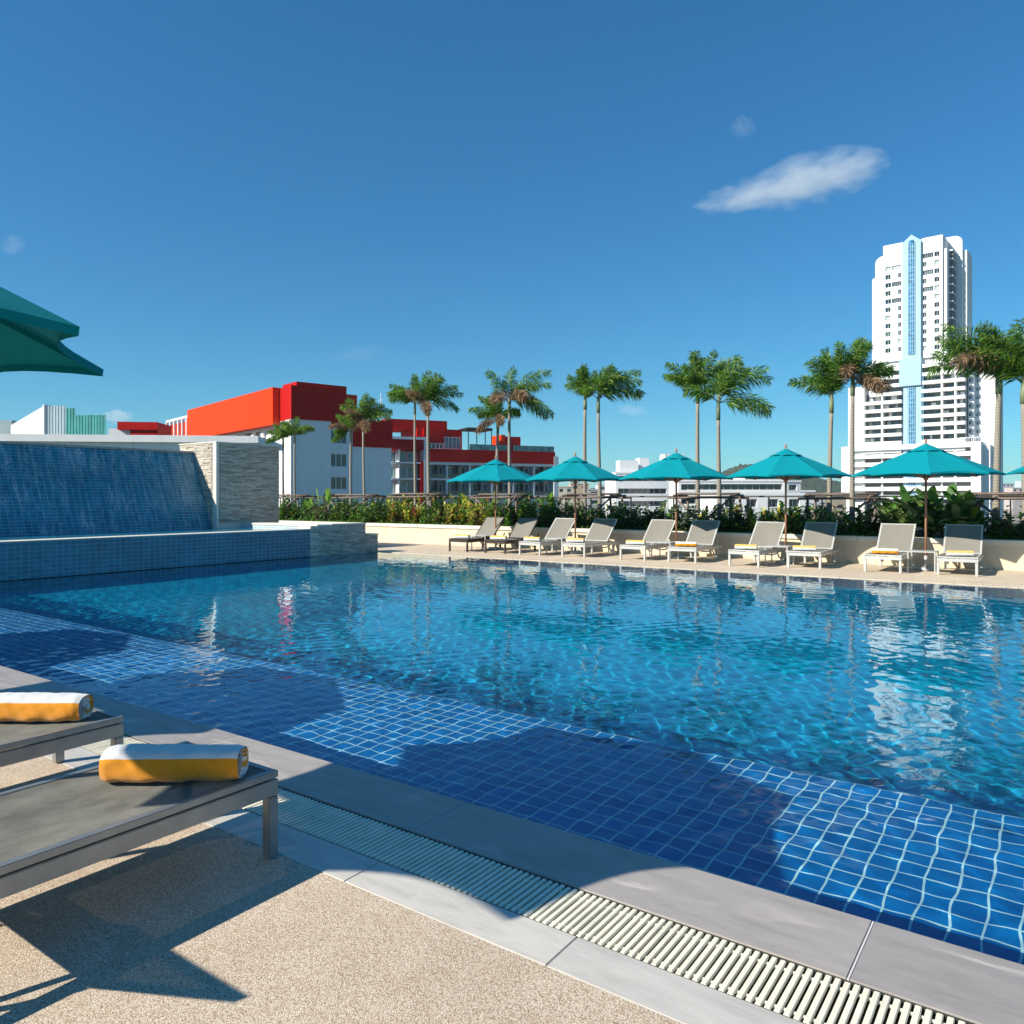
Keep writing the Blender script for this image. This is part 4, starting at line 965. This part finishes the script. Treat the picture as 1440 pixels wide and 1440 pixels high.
def shrub(kind, seed):
    r_ = random.Random(seed); root = empty('shrub'); b = MB(); st = MB(); mats = []
    if kind == 'croton':
        mats = [LM['yellow'], LM['red'], LM['green'], LM['pale']]
        for k in range(26):
            base = Vector((r_.uniform(-.44,.44), r_.uniform(-.34,.34), 0)); top = base*1.15+Vector((0,0,r_.uniform(.30,.98))); st.tube([base*.4, (base+top)/2, top], [.012,.010,.006], 5)
            main = r_.choices([0,1,2,3],[.42,.16,.28,.14])[0]
            for j in range(30):
                t = r_.uniform(.15, 1.0); p = base.lerp(top, t)+rdir(r_, -20, 60)*.02
                b.mat = main if r_.random() < .7 else r_.choice([0,1,2]); 
                if t < .5 and r_.random() < .6: b.mat = r_.choice([1, 2])
                leaf(b, p, rdir(r_, -5+40*t, 35+50*t), r_.uniform(.17,.30), r_.uniform(.045,.075), .3)
    elif kind == 'flower':
        mats = [LM['dkgreen'], LM['green'], LM['petal'], LM['yellow']]
        for k in range(26):
            base = Vector((r_.uniform(-.42,.42), r_.uniform(-.38,.38), 0)); top = base*1.1+Vector((0,0,r_.uniform(.22,1.02))); st.tube([base*.5, top], [.010,.005], 5)
            for j in range(30):
                p = base.lerp(top, r_.uniform(.1, 1.0))+rdir(r_, -40, 60)*r_.uniform(.02,.12); b.mat = r_.choices([0,1,3],[.62,.35,.03])[0]
                leaf(b, p, rdir(r_, -15, 70), r_.uniform(.11,.19), r_.uniform(.05,.085), .2)
            if r_.random() < .95:
                c_ = top+rdir(r_, -10, 60)*.07-Vector((0,0,r_.uniform(0,.3))); b.mat = 2
                for j in range(5): a_ = j*1.2566; leaf(b, c_, Vector((math.cos(a_), math.sin(a_)*.9, .5)), .085, .07, .1, .02)
    elif kind == 'broad':
        mats = [LM['dkgreen'], LM['green'], LM['pale'], LM['bright']]
        for k in range(9):
            base = Vector((r_.uniform(-.28,.28), r_.uniform(-.25,.25), 0)); top = base*1.5+Vector((0,0,r_.uniform(.4,.95))); st.tube([base*.5, top], [.016,.009], 6)
            for j in range(11):
                t = r_.uniform(.25, 1.0); p = base.lerp(top, t); b.mat = r_.choices([0,1,2],[.28,.30,.42])[0]
                leaf(b, p, rdir(r_, 5, 75), r_.uniform(.38,.56), r_.uniform(.20,.29), .25, .10)
    elif kind == 'paddle':
        mats = [LM['bright'], LM['green'], LM['dkgreen'], LM['pale']]
        for k in range(11):
            a_ = r_.uniform(0, 6.28); base = Vector((math.cos(a_)*.10, math.sin(a_)*.10, 0)); top = base*3.2+Vector((r_.uniform(-.12,.12), 0, r_.uniform(.45,.85))); st.tube([base, (base+top)/2, top], [.014,.011,.008], 6)
            b.mat = r_.choices([0,1,2],[.5,.35,.15])[0]; leaf(b, top, (top-base).normalized()+Vector((0,0,.4)), r_.uniform(.38,.55), r_.uniform(.13,.20), .18, .12, side=Vector((r_.uniform(.5,1), r_.uniform(-.5,.5), 0)))
        for k in range(60): b.mat = r_.choice([1,2]); leaf(b, Vector((r_.uniform(-.3,.3), r_.uniform(-.25,.25), r_.uniform(.02,.3))), rdir(r_, 10, 70), r_.uniform(.12,.24), r_.uniform(.03,.06), .3)
    elif kind == 'cycad':
        mats = [LM['dkgreen'], LM['green']]
        for k in range(24):
            a_ = 2*math.pi*k/24+r_.uniform(-.1,.1); e = R(r_.uniform(15, 75)); d = Vector((math.cos(a_)*math.cos(e), math.sin(a_)*math.cos(e), math.sin(e))); L = r_.uniform(.55,.8); b.mat = r_.choice([0,0,1])
            sd_ = d.cross(Vector((0,0,1))).normalized()
            for j in range(3, 22):
                t = j/22; p = Vector((0,0,.25))+d*L*t-Vector((0,0,1))*.35*L*t*t
                for sg in (-1, 1): leaf(b, p, sd_*sg+d*.5+Vector((0,0,.15)), .13*(1.15-t*.8), .014, .1, .02)
        st.tube([(0,0,0),(0,0,.28)], [.09,.07], 8)
    elif kind == 'leafy':
        mats = [LM['green'], LM['bright'], LM['dkgreen'], LM['red']]
        for k in range(24):
            base = Vector((r_.uniform(-.42,.42), r_.uniform(-.36,.36), 0)); top = base*1.1+Vector((0,0,r_.uniform(.3,1.0))); st.tube([base*.5, top], [.010,.005], 5)
            main = r_.choices([0,1,2],[.45,.2,.35])[0]
            for j in range(26):
                p = base.lerp(top, r_.uniform(.1, 1.0))+rdir(r_, -40, 60)*r_.uniform(.01,.08); b.mat = main if r_.random() < .8 else r_.choice([0,1,2,3])
                leaf(b, p, rdir(r_, -5, 75), r_.uniform(.15,.27), r_.uniform(.055,.09), .3)
    b.build('foliage', mats, root); st.build('stem', M['twig'], root); return root
YB = YW+.25
def kind_at(px, j):
    for q, ks in ((424,'leafy'),(482,'paddle flower'),(548,'flower leafy flower'),(700,'croton croton croton leafy'),(732,'leafy'),(792,'cycad leafy'),(868,'leafy flower'),(1000,'flower'),(1095,'croton flower croton'),(1128,'leafy'),(1235,'flower leafy'),(1275,'broad'),(1300,'leafy'),(1372,'broad'),(9999,'flower leafy broad')):
        if px < q: ks = ks.split(); return ks[j % len(ks)]
marks = [(424,'beside the tall stone wall'),(482,'right of the stone-wall palms'),(548,'under the dry-crowned palm'),(625,'under the balcony-wing palms'),(675,'left of the leftmost umbrella'),(735,'behind the two dark loungers'),
 (785,'left of the second umbrella pole'),(868,'behind the fourth lounger'),(925,'behind the fifth lounger'),(1000,'behind the third umbrella pole'),(1070,'behind the seventh lounger'),(1125,'behind the fourth umbrella pole'),
 (1200,'behind the eighth lounger'),(1290,'left of the fifth umbrella pole'),(1345,'right of the fifth umbrella pole'),(99999,'at the planter\'s right end')]
kd = dict(croton='yellow and red croton', flower='white-flowered dark shrub', broad='broad-leaved dark shrub', paddle='tall bright paddle-leaved clump', cycad='dark feathery cycad', leafy='dense green shrub')
protos = {}
for k_ in kd: protos[k_] = [shrub(k_, 10+i*7+len(k_)) for i in range(3 if k_ in ('croton', 'flower', 'leafy') else 2)]

def ordw(n):
    a_ = ['','first','second','third','fourth','fifth','sixth','seventh','eighth','ninth','tenth','eleventh','twelfth','thirteenth','fourteenth','fifteenth','sixteenth','seventeenth','eighteenth','nineteenth']
    if n < 20: return a_[n]
    t_ = {2:'twent',3:'thirt',4:'fort'}[n//10]; return t_+'ieth' if n % 10 == 0 else t_+'y-'+a_[n % 10]
usedp = set(); ns = 0; rs_ = random.Random(21)
for row, (yy, sc0) in enumerate(((YB+.55, .92), (YB+1.65, 1.12))):
    x = -27.4; j = 0
    while x < 4.6:
        c_, q_ = math.cos(YAW), math.sin(YAW); px = 720+F_PX*(x*c_+yy*q_)/(-x*q_+yy*c_); k_ = kind_at(px, j)
        if row == 1 and k_ in ('cycad', 'paddle'): k_ = 'leafy'
        pr = rs_.choice(protos[k_]); o = pr if pr.name not in usedp else copy_tree(pr); usedp.add(pr.name)
        o.location = (x+rs_.uniform(-.12,.12), yy+rs_.uniform(-.2,.2), .60); sc = sc0*rs_.uniform(.85, 1.1); o.scale = (sc*1.08, sc, sc*(.95 if x < -13 else .86)); o.rotation_euler = (0, 0, rs_.uniform(0, 6.28))
        if k_ == 'paddle': o.scale = (1.25, 1.25, 1.25)
        if k_ == 'broad': o.scale = (.95, .95, 1.0 if row == 0 else 1.15)
        if row == 1 and x > -13.4 and k_ != 'broad': o.scale.z *= .82
        mk = [m_ for q, m_ in marks if px < q][0]
        j += 1; x += .80
        tag(o, '%s %s, %s of the %s row' % (kd[k_], mk, ordw(j), ('front', 'rear')[row]), 'shrub', 'shrubs in the long planter')
for k_ in protos:
    for pr in protos[k_]:
        if pr.name not in usedp:
            for ch in [q for q in bpy.data.objects if q.parent == pr]: bpy.data.objects.remove(ch)
            bpy.data.objects.remove(pr)
# low ground cover along the front of the bed
b = MB(); r_ = random.Random(5)
for k in range(5200):
    x = r_.uniform(-28, 8.5); y = YB+r_.uniform(.02, .5); b.mat = r_.choices([0,1,2],[.45,.3,.25])[0]
    if x > -17 and r_.random() < .45: b.mat = 2
    leaf(b, Vector((x, y, .60+r_.uniform(0,.10))), rdir(r_, 5, 80), r_.uniform(.07,.17), r_.uniform(.022,.045), .35)
tag(b.build('ground_cover', [LM['green'], LM['bright'], LM['dkgreen']]), 'low bright green ground cover edging the planter', 'ground cover', kind='stuff')
b = MB(); r_ = random.Random(6)
for k in range(70): b.mat = r_.choice([0,1,1]); p = Vector((-21.9, 10.3, 2.75)); leaf(b, p+Vector((r_.uniform(-.2,.2), r_.uniform(-.4,.4), 0)), rdir(r_, 10, 80), r_.uniform(.15,.30), .06, .3)
tag(b.build('potted_bush', [LM['green'], LM['yellow']]), 'small yellow-green plant top peeping over the cascade wall', 'plant')

# ------------------------------------------------------------------ palms
def palm(x, y, zs, seed, label, L=1.35, nf=10, wind=.35, dead=0, ztrunk=.6, lean=0, bias=None, tall=1.0, tr=.075):
    r_ = random.Random(seed); root = empty('palm_tree', (x, y, .6), label=label, cat='palm tree', group='slender foxtail palms in the planter'); h = zs-.6; L *= .93; lean = r_.uniform(-.02, .02)
    b = MB(); b.smooth = True; n = 14; ln = lean
    b.tube([(ln*(i/n)**1.5*h, math.sin(i*.5)*.01, h*i/n) for i in range(n+1)], [tr*.86*(1.12-.38*i/n)+(.012 if i == 0 else 0) for i in range(n+1)], 10); b.build('trunk', M['bark'], root)
    top = Vector((ln*h, math.sin(14*.5)*.01, h)); sh_ = .42*L
    b = MB(); b.smooth = True; b.tube([top-Vector((0,0,.02)), top+Vector((0,0,sh_*.4)), top+Vector((.01,0,sh_))], [tr*.78, tr*.80, tr*.45], 10); b.build('crownshaft', M['shaft'], root)
    live = MB(); dd = MB(); sk = MB(); W_ = Vector((math.cos(YAW), math.sin(YAW), 0))
    for k in range(nf+(dead+1)//2):
        isd = k >= nf
        if bias and k < len(bias): az_, el_, LL = R(bias[k][0]), R(bias[k][1]), L*bias[k][2]
        else: az_ = 2*math.pi*k/nf*1.618+r_.uniform(-.3,.3); el_ = R(r_.uniform(42, 86) if not isd else r_.uniform(25, 65)); LL = L*r_.uniform(.8, 1.1)
        hd = W_*math.cos(az_)+Vector((-W_.y, W_.x, 0))*math.sin(az_); d = (hd*math.cos(el_)+Vector((0,0,1))*math.sin(el_)).normalized()
        p = top+Vector((0,0,sh_*(.75 if not isd else .45))); pts = [p.copy()]; seg = 15; dr = r_.uniform(.055,.10)*(1.5 if isd else 1)
        for i in range(seg):
            p = p+d*LL/seg; d = (d+Vector((0,0,-dr))+W_*.028*wind*2).normalized(); pts.append(p.copy())
        sk.tube(pts, [.016*(1-.8*i/seg) for i in range(seg+1)], 5, caps=False)
        B = dd if isd else live
        for i in range(3, seg+1):
            t = i/seg; dl = (pts[i]-pts[i-1]).normalized(); s1 = dl.cross(Vector((0,0,1))); s1 = s1.normalized() if s1.length > .05 else Vector((1,0,0)); s2 = s1.cross(dl)
            m_ = 15
            for q in range(m_):
                a_ = 2*math.pi*(q+r_.random())/m_; v = (s1*math.cos(a_)+s2*math.sin(a_)*.8+dl*r_.uniform(.55,1.0)+Vector((0,0,-.18))).normalized(); l_ = .33*L/1.35*(.65+.6*math.sin(math.pi*min(1, t*1.0)**.8))*r_.uniform(.75,1.1); wd_ = .030
                pp = pts[i-1].lerp(pts[i], r_.random()); sd_ = v.cross(Vector((r_.uniform(-1,1), r_.uniform(-1,1), r_.uniform(-1,1)))).normalized()*wd_/2; B.mat = 1 if r_.random() < .22 else 0
                mid = pp+v*l_*.5; tip = pp+v*l_-Vector((0,0,.22*l_)); B._add([pp, mid-sd_, tip, mid+sd_], [(0,1,2,3)])
    cr = live.build('crown', [LM['palm'], LM['palmlt']], root); sk.build('frond_stem', M['shaft'], cr)
    if dead: dd.build('dry_fronds', [LM['dead'], LM['dead']], root)
    return root
YPm = YB+1.15
PL = [  # px, crownshaft base y, L, fronds, dead, label, bias list
 (397, 628, .98, 9, 0, 'small palm closest to the tall stone wall, left of the first pair', [(170,55,.9),(200,30,.8),(150,60,.8)], .3, .0),
 (412, 622, 1.02, 9, 0, 'small upright palm, right one of the pair by the stone wall', [(90,80,.9),(20,60,.8)], .1, .0),
 (492, 616, 1.0, 6, 4, 'palm with one drooping green frond, left of the pair before the white hotel wall', [(180,-10,.9),(190,20,.7),(160,70,1.0)], -.3, .0),
 (510, 606, 1.25, 10, 3, 'palm with a few dry fronds, right of the pair before the white hotel wall', [(5,55,1.1),(-10,40,1.0),(170,60,1.0)], .5, .0),
 (583, 582, 1.22, 10, 0, 'light green palm, left of the pair over the hotel balcony wing', [(170,60,1.1),(175,45,1.0),(90,80,1.0)], 0, .0),
 (602, 584, 1.30, 10, 3, 'palm with browned right fronds, right of the pair over the balcony wing', [(0,50,1.15),(-15,60,1.1),(20,30,1.0)], .5, .0),
 (700, 603, 1.05, 9, 3, 'shorter palm, left of the pair over the leftmost umbrella', [(180,45,1.1),(160,65,1.1)], 0, .0),
 (717, 578, 1.42, 7, 5, 'palm with long fronds swept right and brown centre, over the leftmost umbrella', [(0,65,1.35),(-5,52,1.2),(0,12,1.25),(10,0,1.1),(185,60,.9)], .7, .0),
 (822, 575, 1.10, 9, 0, 'narrow upright palm, left of the pair over the second umbrella', [(100,85,1.1),(90,80,1.1),(180,70,.9)], 0, .0),
 (846, 580, 1.38, 10, 0, 'palm with fronds blown right, right of the pair over the second umbrella', [(0,66,1.3),(-8,60,1.2),(0,35,1.1),(12,50,1.25)], .8, .0),
 (979, 566, 1.20, 10, 0, 'rounded palm, left of the pair over the middle umbrellas', [(175,60,1.1),(185,45,.9),(80,82,1.1)], 0, .0),
 (1013, 590, 1.62, 11, 0, 'wide palm with fronds reaching right, right of the middle pair', [(0,58,1.15),(-5,66,1.15),(0,28,1.05),(5,10,1.0),(90,82,1.1),(180,45,.7)], .7, .0),
 (1166, 580, 1.25, 11, 0, 'narrow green palm standing just left of the white tower', [(100,85,1.15),(80,80,1.1),(180,72,1.0),(0,75,1.0)], -.1, .0),
 (1199, 556, 1.25, 9, 6, 'palm with brown hanging fronds in front of the tower left edge', [(0,55,1.0),(-5,40,.9),(90,82,1.1)], .4, .0),
 (1400, 552, 1.55, 9, 2, 'large palm with fronds swept left across the tower', [(178,72,1.25),(182,52,1.2),(175,36,1.15),(185,60,1.2),(0,85,.9)], -.9, .0),
 (1443, 566, 1.45, 12, 0, 'dense palm crown cut by the right edge of the photo', [(170,75,1.1),(180,60,1.0),(90,85,1.1),(150,80,1.1)], -.1, .0),
]
for i, (px, py, L, nf, dead, lab, bias, wind, lean) in enumerate(PL):
    q = atY(px, YPm, py); dx = 0
    palm(q.x, YPm+random.uniform(-.12,.12), q.z, 40+i, lab, L, nf, wind, dead, bias=bias, tr=(.062 if px < 600 else .075 if px < 1300 else .095), lean=0)

# wooden supports lashed round each pair
sup = [(402, 62, 'at the stone wall end'), (500, 60, 'before the white hotel wall'), (590, 58, 'below the balcony wing'), (708, 62, 'behind the leftmost umbrella'), (836, 70, 'behind the second umbrella'), (997, 84, 'behind the middle loungers'), (1184, 96, 'left of the tower base'), (1428, 120, 'at the right edge')]
for i, (px, wpx, w_) in enumerate(sup):
    r_ = random.Random(60+i); c0 = atY(px, YPm); x0 = atY(px-wpx/2, YPm).x; x1 = atY(px+wpx/2, YPm).x; hw = (x1-x0)/2; xc = (x0+x1)/2
    root = empty('palm_support', (xc, YPm, .6), label='frame of weathered poles propping the palm pair '+w_, cat='tree support', group='wooden supports round the palm pairs')
    hz = 1.0+r_.uniform(-.03,.03); dp = .42
    for sx in (-1, 1):
        for sy in (-1, 1):
            b = MB(); b.smooth = True; b.tube([(sx*hw*.92+r_.uniform(-.03,.03), sy*dp, -.02), (sx*hw*.88, sy*dp*.95, hz+.06)], .036, 8); b.build('pole', M['post'], root)
    for k, (p, q) in enumerate((((-hw*1.15,-dp-.05,hz),(hw*1.15,-dp-.05,hz+.02)),((-hw*1.1,dp+.05,hz+.02),(hw*1.15,dp+.05,hz)),((-hw*.95,-dp*1.2,hz+.07),(-hw*.95,dp*1.2,hz+.07)),((hw*.95,-dp*1.2,hz+.07),(hw*.95,dp*1.2,hz+.07)),((-hw*1.05,-.10,hz+.12),(hw*1.05,-.06,hz+.12)),((-hw*1.05,.12,hz+.13),(hw*1.0,.10,hz+.12)))):
        b = MB(); b.smooth = True; b.tube([p, q], .032, 8); b.build('crossbar', M['post'], root)
    for sx, k in ((1, .0), (-1, .0)):
        if sx < 0 and i % 2 == 0: continue
        b = MB(); b.smooth = True; b.tube([(sx*hw*-.35, -dp-.10, .02), (sx*hw*.9, -dp-.04, hz-.02)], .03, 8); b.build('brace', M['post'], root)
